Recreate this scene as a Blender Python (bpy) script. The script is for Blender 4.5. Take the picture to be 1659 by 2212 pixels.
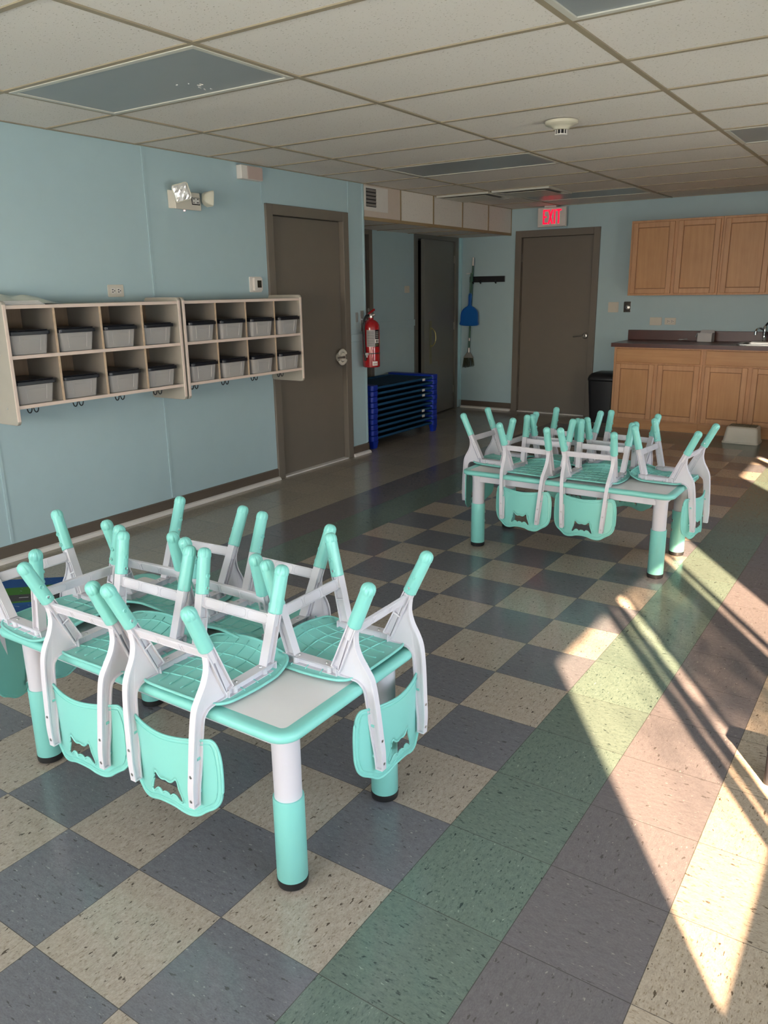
import bpy, bmesh, math, random
from mathutils import Vector, Matrix, geometry
random.seed(7)
for o in list(bpy.data.objects): bpy.data.objects.remove(o, do_unlink=True)
SC = bpy.context.scene; COL = SC.collection
pi = math.pi; R = math.radians

# ---------------------------------------------------------------- camera
cd = bpy.data.cameras.new('camera'); cam = bpy.data.objects.new('camera', cd); COL.objects.link(cam)
cd.sensor_fit = 'VERTICAL'; cd.sensor_height = 24; cd.lens = 18.4053; cd.clip_start = .02
cam.matrix_world = Matrix(((0.831009, -0.140073, 0.538334, 0.92821), (0.556073, 0.234170, -0.797463, -1.08408),
                           (-0.014358, 0.962052, 0.272489, 1.47957), (0, 0, 0, 1)))
SC.camera = cam
# ---------------------------------------------------------------- world, sun, fill lamps
w = bpy.data.worlds.new('world'); SC.world = w; w.use_nodes = True
nt = w.node_tree; nt.nodes.clear()
sky = nt.nodes.new('ShaderNodeTexSky'); sky.sky_type = 'NISHITA'; sky.sun_disc = False
sky.sun_elevation = R(25); sky.sun_rotation = R(146); sky.air_density = 1.0; sky.dust_density = 2.0
bg = nt.nodes.new('ShaderNodeBackground'); bg.inputs[1].default_value = SKY = 0.75
wo = nt.nodes.new('ShaderNodeOutputWorld')
nt.links.new(sky.outputs[0], bg.inputs[0]); nt.links.new(bg.outputs[0], wo.inputs[0])
sd = bpy.data.lights.new('sun', 'SUN'); sd.energy = 140.0; sd.color = (1, .70, .45); sd.angle = R(0.9)
sun = bpy.data.objects.new('sun', sd); COL.objects.link(sun)
SUND = Vector((-.505, .752, -.423)).normalized()
sun.rotation_euler = SUND.to_track_quat('-Z', 'Y').to_euler(); sun.location = (6, -6, 5)
def area(name, loc, direction, sx, sy, energy, color=(1, 1, 1), portal=False):
    d = bpy.data.lights.new(name, 'AREA'); d.shape = 'RECTANGLE'; d.size = sx; d.size_y = sy; d.energy = energy; d.color = color
    o = bpy.data.objects.new(name, d); COL.objects.link(o); o.location = loc
    o.rotation_euler = Vector(direction).to_track_quat('-Z', 'Y').to_euler()
    if portal: d.cycles.is_portal = True
    return o
# added fill lamps just outside the front and right window openings
area('fill_front', (-1.1, -3.75, 1.5), (0, 1, -.05), 3.8, 1.2, 128, (.95, .95, 1.0))
area('fill_right', (1.72, .38, .95), (-1, 0, .10), 1.9, .78, 150, (.84, .92, 1.0))
area('fill_right_near', (1.72, -2.95, .95), (-1, .1, .10), 1.0, .78, 45, (.90, .94, 1.0))
area('fill_right_far', (1.72, 3.6, .95), (-1, 0, .10), 1.0, .78, 60, (.90, .94, 1.0))
SC.view_settings.view_transform = 'Standard'; SC.view_settings.look = 'None'
SC.view_settings.gamma = 1; SC.view_settings.use_curve_mapping = False
SC.view_settings.exposure = 0.27

# ---------------------------------------------------------------- materials
def srgb(r, g, b):
    f = lambda c: (c/255/12.92) if c/255 <= .04045 else ((c/255+.055)/1.055)**2.4
    return (f(r), f(g), f(b), 1)
class NT:
    def __init__(s, name):
        s.m = bpy.data.materials.new(name); s.m.use_nodes = True; s.t = s.m.node_tree
        s.b = s.t.nodes['Principled BSDF']
    def n(s, kind, **k):
        x = s.t.nodes.new('ShaderNode'+kind)
        for a, v in k.items(): setattr(x, a, v)
        return x
    def l(s, a, b): s.t.links.new(a, b)
    def math(s, op, a, b=None, c=None):
        x = s.n('Math', operation=op)
        for i, v in enumerate((a, b, c)):
            if v is None: continue
            if isinstance(v, (int, float)): x.inputs[i].default_value = v
            else: s.l(v, x.inputs[i])
        return x.outputs[0]
    def mix(s, f, a, b, bt='MIX'):
        x = s.n('Mix', data_type='RGBA', blend_type=bt)
        for i, v in ((0, f), (6, a), (7, b)):
            if isinstance(v, (int, float)): x.inputs[i].default_value = v
            elif isinstance(v, tuple): x.inputs[i].default_value = v
            else: s.l(v, x.inputs[i])
        return x.outputs[2]
    def coord(s, scale=(1, 1, 1), kind='Object', rot=(0, 0, 0)):
        c = s.n('TexCoord'); m = s.n('Mapping'); m.inputs['Scale'].default_value = scale; m.inputs['Rotation'].default_value = rot
        s.l(c.outputs[kind], m.inputs[0]); return m.outputs[0]
    def noise(s, vec, scale, detail=4, rough=.6):
        x = s.n('TexNoise'); x.inputs['Scale'].default_value = scale; x.inputs['Detail'].default_value = detail
        x.inputs['Roughness'].default_value = rough; s.l(vec, x.inputs['Vector']); return x.outputs[0]
    def ramp(s, f, a, b, lo=(0, 0, 0, 1), hi=(1, 1, 1, 1)):
        x = s.n('ValToRGB'); x.color_ramp.elements[0].position = a; x.color_ramp.elements[1].position = b
        x.color_ramp.elements[0].color = lo; x.color_ramp.elements[1].color = hi; s.l(f, x.inputs[0]); return x.outputs[0]
    def bump(s, h, strength, dist=.001):
        x = s.n('Bump'); x.inputs['Strength'].default_value = strength; x.inputs['Distance'].default_value = dist
        s.l(h, x.inputs['Height']); s.l(x.outputs[0], s.b.inputs['Normal'])
def simple(name, col, rough=.5, metal=0, var=.06, bump=0, bscale=300, spec=.5, coat=0, trans=0, alpha=1):
    t = NT(name); b = t.b; b.inputs['Roughness'].default_value = rough; b.inputs['Metallic'].default_value = metal
    b.inputs['Specular IOR Level'].default_value = spec; b.inputs['Coat Weight'].default_value = coat
    v = t.coord(); f = t.noise(v, 9, 3)
    c1 = tuple(min(1, x*(1+var)) for x in col[:3])+(1,); c0 = tuple(x*(1-var) for x in col[:3])+(1,)
    t.l(t.mix(f, c0, c1), b.inputs['Base Color'])
    if bump: t.bump(t.noise(v, bscale, 2), bump)
    if trans: b.inputs['Transmission Weight'].default_value = trans
    if alpha < 1: b.inputs['Alpha'].default_value = alpha
    return t.m
M = {}
M['teal'] = simple('teal plastic', (.225, .60, .545, 1), .34, var=.03, bump=.04)
M['white_plastic'] = simple('white plastic', (.64, .62, .675, 1), .38, var=.03, bump=.05)
M['black_rubber'] = simple('black rubber', (.012, .012, .013, 1), .45)
M['steel'] = simple('steel', (.55, .55, .55, 1), .3, 1)
M['chrome'] = simple('chrome', (.75, .75, .75, 1), .08, 1)
M['satin'] = simple('satin nickel', (.5, .48, .45, 1), .32, 1)
M['brass'] = simple('brass', (.42, .36, .16, 1), .35, 1)
M['table_inlay'] = simple('speckled table inlay', (.72, .70, .71, 1), .4, var=.05, bump=.15, bscale=420)
M['wall'] = simple('light blue wall paint', (.425, .565, .61, 1), .42, var=.03, bump=.12, bscale=260)
M['door'] = simple('brown door paint', (.178, .153, .125, 1), .45, var=.05, bump=.08)
M['door_grey'] = simple('grey door paint', (.155, .15, .13, 1), .42, var=.05, bump=.08)
M['base'] = simple('brown baseboard vinyl', (.12, .095, .075, 1), .4, var=.08)
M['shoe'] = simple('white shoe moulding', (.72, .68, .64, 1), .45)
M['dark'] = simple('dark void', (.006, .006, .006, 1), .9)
M['black'] = simple('black plastic', (.010, .010, .012, 1), .4)
M['lid'] = simple('black bin lid', (.006, .007, .012, 1), .35)
M['ivory'] = simple('ivory plastic', (.66, .61, .53, 1), .4)
M['offwhite'] = simple('off white plastic', (.72, .68, .64, 1), .4)
M['grid'] = simple('ceiling grid', (.36, .30, .21, 1), .5)
M['laminate'] = simple('grey laminate', (.40, .37, .32, 1), .45, var=.08, bump=.1)
M['birch'] = simple('birch ply edge', (.74, .60, .52, 1), .5, var=.06)
M['red'] = simple('red enamel', (.36, .006, .010, 1), .22, coat=.5)
M['blue_cot'] = simple('royal blue plastic', (.004, .030, .36, 1), .4)
M['blue_sheet'] = simple('navy mesh sheet', (.004, .070, .17, 1), .6, bump=.5, bscale=500)
M['blue_pan'] = simple('blue dustpan plastic', (.004, .12, .46, 1), .35)
M['green_pole'] = simple('green pole', (.02, .10, .06, 1), .35)
M['bristle'] = simple('broom bristle', (.05, .055, .03, 1), .8, var=.5)
M['counter'] = simple('dark red laminate', (.085, .022, .016, 1), .28, var=.25)
M['paper'] = simple('paper', (.72, .69, .66, 1), .6)
M['card'] = simple('white card box', (.62, .60, .60, 1), .6)
M['lens'] = simple('prismatic lens', (.30, .33, .345, 1), .3, bump=.6, bscale=600)
M['troffer'] = simple('fixture frame', (.62, .60, .53, 1), .4)
M['duct'] = simple('grey vent slats', (.22, .20, .19, 1), .5)
M['ivory_reflector'] = simple('faceted reflector', (.80, .78, .76, 1), .25, .5)
M['yellow'] = simple('yellow toy road print', (.7, .40, .05, 1), .8)
M['grass_ext'] = simple('lawn', (.10, .16, .05, 1), .9, var=.3)
M['bark'] = simple('bark', (.10, .07, .05, 1), .9)
M['leaf'] = simple('leaf', (.06, .13, .03, 1), .6, var=.3)
M['alu'] = simple('white window frame', (.66, .66, .66, 1), .4)
M['blind'] = simple('added sun blind cloth', (.55, .52, .47, 1), .8)
M['concrete'] = simple('sun blocker concrete', (.35, .33, .30, 1), .8)

def mk_clear():
    t = NT('clear plastic'); b = t.b
    b.inputs['Base Color'].default_value = (.78, .74, .72, 1); b.inputs['Roughness'].default_value = .22
    b.inputs['Alpha'].default_value = .34
    v = t.coord(); t.bump(t.noise(v, 30, 2), .2, .002)
    return t.m
M['clear'] = mk_clear()
def mk_glass():
    t = NT('window glass'); t.t.nodes.remove(t.b)
    a = t.n('BsdfTransparent'); g = t.n('BsdfGlossy'); g.inputs['Roughness'].default_value = .02
    m = t.n('MixShader'); m.inputs[0].default_value = .07
    t.l(a.outputs[0], m.inputs[1]); t.l(g.outputs[0], m.inputs[2])
    t.l(m.outputs[0], t.t.nodes['Material Output'].inputs[0]); return t.m
M['glass'] = mk_glass()
def mk_screen(name, tr):
    t = NT(name); t.t.nodes.remove(t.b); a = t.n('BsdfTransparent'); d = t.n('BsdfDiffuse'); d.inputs[0].default_value = (.08, .08, .08, 1)
    m = t.n('MixShader'); v = t.coord(); f = t.noise(v, 3, 2)
    t.l(t.math('ADD', t.math('MULTIPLY', f, .06), tr-.03), m.inputs[0]); t.l(d.outputs[0], m.inputs[1]); t.l(a.outputs[0], m.inputs[2])
    t.l(m.outputs[0], t.t.nodes['Material Output'].inputs[0]); return t.m
M['screen_light'] = mk_screen('light sun dimming screen', .60); M['screen_dense'] = mk_screen('dense sun dimming screen', .38)  # unseen screens added to dim parts of the incoming sun
def mk_emit(name, col, st):
    t = NT(name); t.b.inputs['Base Color'].default_value = col; t.b.inputs['Emission Color'].default_value = col
    t.b.inputs['Emission Strength'].default_value = st
    v = t.coord(); t.l(t.ramp(t.noise(v, 40, 2), 0, 1, (.25, .25, .25, 1), (.45, .45, .45, 1)), t.b.inputs['Roughness'])
    return t.m
M['exit_red'] = mk_emit('lit red letters', (1, .004, .045, 1), .95)
M['led'] = mk_emit('small indicator', (1, .55, .5, 1), 1.5)
M['screen'] = simple('thermostat display', (.03, .028, .022, 1), .2)

def mk_wood(name, c0, c1, axis='Z', rough=.42):
    t = NT(name); b = t.b; b.inputs['Roughness'].default_value = rough
    sc = {'Z': (14, 14, .9), 'X': (.9, 14, 14), 'Y': (14, .9, 14)}[axis]
    v = t.coord(sc); n1 = t.noise(v, 2.2, 6, .65); v2 = t.coord((3, 3, 3)); n2 = t.noise(v2, 1.5, 2)
    f = t.math('ADD', t.math('MULTIPLY', n1, .7), t.math('MULTIPLY', n2, .3))
    t.l(t.ramp(f, .35, .65, c0, c1), b.inputs['Base Color']); t.bump(n1, .06)
    return t.m
W0, W1 = (.50, .245, .10, 1), (.60, .32, .14, 1)
M['maple'] = mk_wood('maple vertical grain', W0, W1, 'Z')
M['maple_x'] = mk_wood('maple horizontal grain', W0, W1, 'X')
M['maple_frame'] = mk_wood('maple frame', (.52, .265, .125, 1), (.63, .345, .175, 1), 'Z')
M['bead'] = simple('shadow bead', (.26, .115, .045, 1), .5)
M['divider'] = simple('grey divider laminate', (.27, .24, .21, 1), .35, var=.1)
M['hardboard'] = mk_wood('brown hardboard back', (.22, .145, .09, 1), (.30, .20, .13, 1), 'Z', .6)

def mk_ceiling():
    t = NT('acoustic ceiling tile'); b = t.b; b.inputs['Roughness'].default_value = .9
    v = t.coord(); f = t.noise(v, 1.2, 2); p = t.noise(t.coord((1, 2.0, 1)), 85, 3, .6)
    pits = t.ramp(p, .315, .36); sm = t.noise(v, 330, 2)
    base = t.mix(f, (.775, .725, .675, 1), (.825, .775, .725, 1))
    base = t.mix(t.math('MULTIPLY', sm, .25), base, (.63, .575, .52, 1))
    t.l(t.mix(pits, (.26, .21, .14, 1), base), b.inputs['Base Color']); t.bump(pits, .3)
    return t.m
M['ceiling'] = mk_ceiling()

def mk_floor():
    t = NT('vinyl composition tile floor'); b = t.b; T = .3048
    tc = t.n('TexCoord'); sx = t.n('SeparateXYZ'); t.l(tc.outputs['Object'], sx.inputs[0])
    X = t.math('DIVIDE', sx.outputs[0], T); Y = t.math('DIVIDE', sx.outputs[1], T)
    i = t.math('FLOOR', X); j = t.math('FLOOR', Y)
    par = t.math('PINGPONG', t.math('ADD', i, j), 1)           # 1 when odd
    wn = t.n('TexWhiteNoise', noise_dimensions='2D'); cb = t.n('CombineXYZ'); t.l(i, cb.inputs[0]); t.l(j, cb.inputs[1]); t.l(cb.outputs[0], wn.inputs[0])
    rnd = wn.outputs[0]
    # streaked chips; direction alternates from tile to tile
    def chips(sa, sb, off):
        def one(s1, s2):
            m = t.n('Mapping'); m.inputs['Scale'].default_value = (s1, s2, 1); m.inputs['Location'].default_value = (off, off*.7, 0)
            t.l(tc.outputs['Object'], m.inputs[0]); return t.noise(m.outputs[0], 1, 3, .55)
        a, c = one(sa, sb), one(sb, sa)
        x = t.n('Mix', data_type='FLOAT'); t.l(par, x.inputs[0]); t.l(a, x.inputs[2]); t.l(c, x.inputs[3]); return x.outputs[0]
    cA = chips(62, 150, 0); cB = chips(48, 135, 31); fine = t.math('ADD', t.math('MULTIPLY', chips(150, 330, 9), .55), t.math('MULTIPLY', chips(38, 90, 57), .45))
    fine = t.ramp(fine, .36, .64)
    dark = t.ramp(cA, .585, .66); light = t.ramp(cB, .66, .72)
    dark2 = t.ramp(chips(30, 80, 77), .645, .675)
    beige = t.mix(fine, (.285, .238, .195, 1), (.43, .368, .312, 1))
    beige = t.mix(t.math('MULTIPLY', dark, .62), beige, (.17, .125, .085, 1)); beige = t.mix(dark2, beige, (.075, .055, .04, 1))
    grey = t.mix(fine, (.112, .114, .130, 1), (.165, .165, .185, 1)); grey = t.mix(light, grey, (.30, .295, .29, 1)); grey = t.mix(dark2, grey, (.075, .072, .075, 1))
    green = t.mix(fine, (.100, .140, .118, 1), (.150, .198, .168, 1)); green = t.mix(t.math('MULTIPLY', dark, .7), green, (.04, .07, .055, 1)); green = t.mix(light, green, (.29, .35, .29, 1)); green = t.mix(dark2, green, (.03, .05, .045, 1))
    mauve = t.mix(fine, (.118, .107, .114, 1), (.168, .152, .160, 1)); mauve = t.mix(light, mauve, (.30, .27, .25, 1)); mauve = t.mix(dark2, mauve, (.08, .07, .07, 1))
    cream = t.mix(fine, (.31, .25, .19, 1), (.46, .38, .295, 1)); cream = t.mix(t.math('MULTIPLY', dark, .8), cream, (.20, .145, .09, 1)); cream = t.mix(dark2, cream, (.09, .065, .04, 1))
    tan = t.mix(fine, (.27, .235, .185, 1), (.37, .325, .265, 1)); tan = t.mix(t.math('MULTIPLY', dark, .6), tan, (.16, .135, .10, 1))
    def step(v, e): return t.math('GREATER_THAN', v, e)
    c = t.mix(par, grey, beige)
    gr = t.math('MAXIMUM', t.math('MAXIMUM', step(X, 0), step(t.math('MULTIPLY', X, -1), 6)), step(Y, 22))
    c = t.mix(gr, c, green)
    ma = t.math('MAXIMUM', t.math('MAXIMUM', step(X, 1), step(t.math('MULTIPLY', X, -1), 7)), step(Y, 23))
    c = t.mix(ma, c, mauve)
    cr = t.math('MAXIMUM', step(X, 2), step(Y, 24)); c = t.mix(cr, c, cream)
    c = t.mix(step(t.math('MULTIPLY', X, -1), 8), c, tan)
    c = t.mix(t.math('MULTIPLY', rnd, .16), c, (.10, .095, .09, 1))
    # joints
    def edge(v):
        fr = t.math('FRACT', v); return t.math('MINIMUM', fr, t.math('SUBTRACT', 1, fr))
    e = t.math('LESS_THAN', t.math('MINIMUM', edge(X), edge(Y)), .0034)
    c = t.mix(t.math('MULTIPLY', e, .75), c, (.045, .04, .035, 1))
    t.l(c, b.inputs['Base Color'])
    big = t.noise(tc.outputs['Object'], 1.6, 4); sm = t.noise(tc.outputs['Object'], 14, 4)
    rr = t.math('ADD', t.math('MULTIPLY', big, .14), t.math('ADD', t.math('MULTIPLY', sm, .10), .05))
    t.l(rr, b.inputs['Roughness']); b.inputs['Specular IOR Level'].default_value = .5
    wav = t.math('ADD', t.noise(tc.outputs['Object'], 5, 3), t.math('MULTIPLY', t.noise(tc.outputs['Object'], 60, 2), .10))
    t.bump(wav, .12, .003)
    return t.m
M['floor'] = mk_floor()
def mk_rug():
    t = NT('play road rug'); b = t.b; b.inputs['Roughness'].default_value = .95
    tc = t.n('TexCoord'); sx = t.n('SeparateXYZ'); t.l(tc.outputs['Object'], sx.inputs[0])
    n = t.noise(tc.outputs['Object'], 3.0, 2)
    d = t.math('ADD', t.math('SUBTRACT', sx.outputs[0], sx.outputs[1]), t.math('MULTIPLY', n, .05))
    f = t.math('FRACT', t.math('DIVIDE', t.math('ADD', d, .60), .62))
    x = t.n('ValToRGB'); r = x.color_ramp; r.interpolation = 'CONSTANT'
    cols = [(0, (.003, .055, .20, 1)), (.40, (.035, .14, .012, 1)), (.66, (.045, .042, .045, 1)), (.87, (.035, .14, .012, 1)), (.92, (.003, .07, .22, 1))]
    r.elements[0].position = 0; r.elements[0].color = cols[0][1]; r.elements[1].position = .40; r.elements[1].color = cols[1][1]
    for p, cc in cols[2:]:
        el = r.elements.new(p); el.color = cc
    t.l(f, x.inputs[0]); c = x.outputs[0]
    wv = t.ramp(t.noise(t.coord((9, 30, 1), rot=(0, 0, .78)), 1.6, 2), .66, .69)
    c = t.mix(t.math('MULTIPLY', wv, .35), c, (.35, .42, .5, 1))
    ln = t.math('MULTIPLY', t.math('LESS_THAN', t.math('ABSOLUTE', t.math('SUBTRACT', f, .765)), .010), t.math('GREATER_THAN', t.math('FRACT', t.math('MULTIPLY', t.math('ADD', sx.outputs[0], sx.outputs[1]), 7)), .55))
    c = t.mix(ln, c, (.4, .38, .4, 1))
    t.l(c, b.inputs['Base Color']); t.bump(t.noise(tc.outputs['Object'], 400, 2), .6, .002)
    return t.m
M['rug'] = mk_rug()

# ---------------------------------------------------------------- mesh helpers
def wm(o):
    m = Matrix.Identity(4)
    while o is not None: m = o.matrix_basis @ m; o = o.parent
    return m
class MB:
    def __init__(s): s.b = bmesh.new()
    def box(s, x0, x1, y0, y1, z0, z1):
        v = [s.b.verts.new(p) for p in ((x0, y0, z0), (x1, y0, z0), (x1, y1, z0), (x0, y1, z0), (x0, y0, z1), (x1, y0, z1), (x1, y1, z1), (x0, y1, z1))]
        for f in ((3, 2, 1, 0), (4, 5, 6, 7), (0, 1, 5, 4), (1, 2, 6, 5), (2, 3, 7, 6), (3, 0, 4, 7)): s.b.faces.new([v[k] for k in f])
        return s
    def hexa(s, lo, hi):
        """box from two 4-point loops"""
        v = [s.b.verts.new(p) for p in list(lo)+list(hi)]
        for f in ((3, 2, 1, 0), (4, 5, 6, 7), (0, 1, 5, 4), (1, 2, 6, 5), (2, 3, 7, 6), (3, 0, 4, 7)): s.b.faces.new([v[k] for k in f])
        return s
    def lathe(s, prof, p0=(0, 0, 0), axis=(0, 0, 1), n=20, flute=None):
        """prof: list of (r, h) along axis from p0"""
        ax = Vector(axis).normalized(); q = ax.to_track_quat('Z', 'Y').to_matrix(); p0 = Vector(p0)
        rings = []
        for r, h in prof:
            if r < 1e-6: rings.append([s.b.verts.new(p0+ax*h)]); continue
            ring = []
            for k in range(n):
                a = 2*pi*k/n; rr = r*(1+(flute(k, h) if flute else 0))
                ring.append(s.b.verts.new(p0+q@Vector((rr*math.cos(a), rr*math.sin(a), h))))
            rings.append(ring)
        for a, c in zip(rings, rings[1:]):
            if len(a) == 1 and len(c) == 1: continue
            for k in range(n):
                k2 = (k+1) % n
                if len(a) == 1: s.b.faces.new((a[0], c[k2], c[k])) if False else s.b.faces.new((a[0], c[k], c[k2]))
                elif len(c) == 1: s.b.faces.new((a[k], a[k2], c[0]))
                else: s.b.faces.new((a[k], a[k2], c[k2], c[k]))
        if len(rings[0]) > 1: s.b.faces.new(rings[0][::-1])
        if len(rings[-1]) > 1: s.b.faces.new(rings[-1])
        return s
    def cyl(s, p0, p1, r0, r1=None, n=16):
        p0 = Vector(p0); p1 = Vector(p1); d = p1-p0
        return s.lathe([(r0, 0), (r0 if r1 is None else r1, d.length)], p0, d, n)
    def tube(s, pts, r, n=8, closed=False, flat=1.0):
        pts = [Vector(p) for p in pts]; N = len(pts); rings = []
        ref = Vector((0, 0, 1))
        for k, p in enumerate(pts):
            a = pts[(k-1) % N] if (closed or k > 0) else p; c = pts[(k+1) % N] if (closed or k < N-1) else p
            t = (c-a).normalized()
            u = ref.cross(t)
            if u.length < .2: u = Vector((1, 0, 0)).cross(t)
            u.normalize(); vv = t.cross(u)
            rings.append([s.b.verts.new(p+u*r*math.cos(2*pi*q/n)+vv*r*flat*math.sin(2*pi*q/n)) for q in range(n)])
        rng = range(N if closed else N-1)
        for k in rng:
            a, c = rings[k], rings[(k+1) % N]
            for q in range(n): s.b.faces.new((a[q], a[(q+1) % n], c[(q+1) % n], c[q]))
        if not closed: s.b.faces.new(rings[0][::-1]); s.b.faces.new(rings[-1])
        return s
    def prism(s, poly, t0, t1, fn=None):
        """poly in (a,b); fn(a,b,t)->xyz"""
        fn = fn or (lambda a, b, t: (a, b, t))
        v0 = [s.b.verts.new(fn(a, b, t0)) for a, b in poly]; v1 = [s.b.verts.new(fn(a, b, t1)) for a, b in poly]; n = len(poly)
        s.b.faces.new(v0[::-1]); s.b.faces.new(v1)
        for k in range(n): s.b.faces.new((v0[k], v0[(k+1) % n], v1[(k+1) % n], v1[k]))
        return s
    def ring(s, outer, inner, t0, t1, fn):
        """wall between two matching loops"""
        n = len(outer)
        O0 = [s.b.verts.new(fn(a, b, t0)) for a, b in outer]; O1 = [s.b.verts.new(fn(a, b, t1)) for a, b in outer]
        I0 = [s.b.verts.new(fn(a, b, t0)) for a, b in inner]; I1 = [s.b.verts.new(fn(a, b, t1)) for a, b in inner]
        for k in range(n):
            m = (k+1) % n
            s.b.faces.new((O0[k], O0[m], O1[m], O1[k])); s.b.faces.new((I0[m], I0[k], I1[k], I1[m]))
            s.b.faces.new((O1[k], O1[m], I1[m], I1[k])); s.b.faces.new((O0[m], O0[k], I0[k], I0[m]))
        return s
    def build(s, name, mat, parent=None, world=False, smooth=False, bevel=0, seg=2):
        bmesh.ops.recalc_face_normals(s.b, faces=s.b.faces[:])
        me = bpy.data.meshes.new(name)
        M4 = Matrix.Identity(4)
        loc = Vector((0, 0, 0))
        if parent is not None:
            if world: M4 = wm(parent).inverted()
        elif world:
            xs = [v.co.x for v in s.b.verts]; ys = [v.co.y for v in s.b.verts]; zs = [v.co.z for v in s.b.verts]
            loc = Vector(((min(xs)+max(xs))/2, (min(ys)+max(ys))/2, min(zs))); M4 = Matrix.Translation(-loc)
        s.b.transform(M4); s.b.to_mesh(me); s.b.free()
        mats = mat if isinstance(mat, (list, tuple)) else [mat]
        for m in mats: me.materials.append(M[m] if isinstance(m, str) else m)
        o = bpy.data.objects.new(name, me); COL.objects.link(o); o.parent = parent; o.location = loc
        if smooth:
            for p in me.polygons: p.use_smooth = True
            if smooth != 'all':
                md = o.modifiers.new('es', 'EDGE_SPLIT'); md.split_angle = R(38)
        if bevel:
            md = o.modifiers.new('bevel', 'BEVEL'); md.width = bevel; md.segments = seg; md.limit_method = 'ANGLE'; md.angle_limit = R(40)
            md.harden_normals = False
        return o
def tag(o, label=None, cat=None, group=None, kind=None):
    if label: o['label'] = label
    if cat: o['category'] = cat
    if group: o['group'] = group
    if kind: o['kind'] = kind
    return o
def thing(name, label, cat, loc=(0, 0, 0), rz=0, group=None, kind=None):
    o = bpy.data.objects.new(name, None); COL.objects.link(o); o.location = loc; o.rotation_euler = (0, 0, rz); o.empty_display_size = .05
    return tag(o, label, cat, group, kind)
def dup(root, loc=None, rz=None, label=None, group=None):
    def cp(o, par):
        c = o.copy(); COL.objects.link(c); c.parent = par
        for ch in [x for x in KIDS.get(o.name, [])]: cp(ch, c)
        return c
    KIDS = {}
    for x in bpy.data.objects:
        if x.parent is not None: KIDS.setdefault(x.parent.name, []).append(x)
    r = cp(root, root.parent)
    if loc is not None: r.location = loc
    if rz is not None: r.rotation_euler = (0, 0, rz)
    if label: r['label'] = label
    if group: r['group'] = group
    return r
def B(x0, x1, y0, y1, z0, z1): return MB().box(x0, x1, y0, y1, z0, z1)
def rrect(x0, x1, y0, y1, r, n=5):
    out = []
    for cx, cy, a0 in ((x1-r, y1-r, 0), (x0+r, y1-r, 90), (x0+r, y0+r, 180), (x1-r, y0+r, 270)):
        for k in range(n+1):
            a = R(a0+90*k/n); out.append((cx+r*math.cos(a), cy+r*math.sin(a)))
    return out
def inset(poly, d):
    """offset a CCW polygon inwards"""
    n = len(poly); out = []
    for k in range(n):
        a = Vector(poly[k-1]); p = Vector(poly[k]); c = Vector(poly[(k+1) % n])
        e1 = (p-a); e2 = (c-p)
        if e1.length < 1e-9 or e2.length < 1e-9: out.append(tuple(p)); continue
        e1.normalize(); e2.normalize(); n1 = Vector((-e1.y, e1.x)); n2 = Vector((-e2.y, e2.x)); m = n1+n2
        if m.length < 1e-6: m = n1
        m.normalize(); q = max(.45, m.dot(n1)); out.append(tuple(p+m*(d/q)))
    return out
def ccw(poly):
    A = sum(poly[k-1][0]*poly[k][1]-poly[k][0]*poly[k-1][1] for k in range(len(poly)))
    return poly if A > 0 else poly[::-1]
def catmull(pts, n=6, closed=False):
    P = [Vector(p) for p in pts]; N = len(P); out = []
    for k in range(N if closed else N-1):
        g = (lambda q: P[q % N]) if closed else (lambda q: P[max(0, min(N-1, q))])
        p0, p1, p2, p3 = g(k-1), g(k), g(k+1), g(k+2)
        for s in range(n):
            t = s/n; out.append(.5*((2*p1)+(p2-p0)*t+(2*p0-5*p1+4*p2-p3)*t*t+(3*p1-p0-3*p2+p3)*t**3))
    if not closed: out.append(P[-1])
    return [tuple(p) for p in out]
# ================================================================ SETTING
CZ = 2.367; WL = -3.284; WA = -3.96; WB = 7.93; WR = 1.455; WF = -3.6
st = lambda o: tag(o, kind='structure')
st(B(-4.2, WR+.1, WF-.1, WB+.1, -.12, 0).build('floor', 'floor'))
cl = st(B(-4.2, WR+.1, WF-.1, WB+.1, CZ, CZ+.1).build('ceiling', 'ceiling'))
g = MB(); GX0 = -2.678; GY0 = 1.236
for k in range(-1, 4):
    x = GX0+k*1.2192
    if WL+.05 < x < WR: g.box(x-.012, x+.012, WF, WB, CZ-.006, CZ+.001)
k = -8
while GY0+k*.6096 < WB:
    y = GY0+k*.6096; k += 1
    if y > WF: g.box(WL, WR, y-.012, y+.012, CZ-.005, CZ+.001)
for x0, x1, y0, y1 in ((WL, WL+.02, WF, WB), (WR-.02, WR, WF, WB), (WL, WR, WB-.02, WB), (WL, WR, WF, WF+.02)): g.box(x0, x1, y0, y1, CZ-.004, CZ+.001)
g.build('ceiling_grid', 'grid', cl)

def wall(name, ax, c0, c1, a0, a1, z0, z1, holes):
    """wall slab between c0..c1 on axis ax, running a0..a1, holes = (b0,b1,zz0,zz1)"""
    m = MB()
    as_ = sorted({a0, a1, *[h[0] for h in holes], *[h[1] for h in holes]}); zs = sorted({z0, z1, *[h[2] for h in holes], *[h[3] for h in holes]})
    for p, q in zip(as_, as_[1:]):
        for r_, s_ in zip(zs, zs[1:]):
            cx, cz = (p+q)/2, (r_+s_)/2
            if any(h[0] < cx < h[1] and h[2] < cz < h[3] for h in holes): continue
            if ax == 'x': m.box(c0, c1, p, q, r_, s_)
            else: m.box(p, q, c0, c1, r_, s_)
    bmesh.ops.remove_doubles(m.b, verts=m.b.verts[:], dist=1e-5)
    return st(m.build(name, 'wall'))
D1 = (3.69, 4.581); D4 = (-3.145, -2.268); D3 = (6.895, 7.79); D0 = (5.06, 5.93)
wall('wall_left', 'x', WL-.12, WL, WF-.1, 4.90, 0, CZ, [(D1[0], D1[1], 0, 2.04)])
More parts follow.
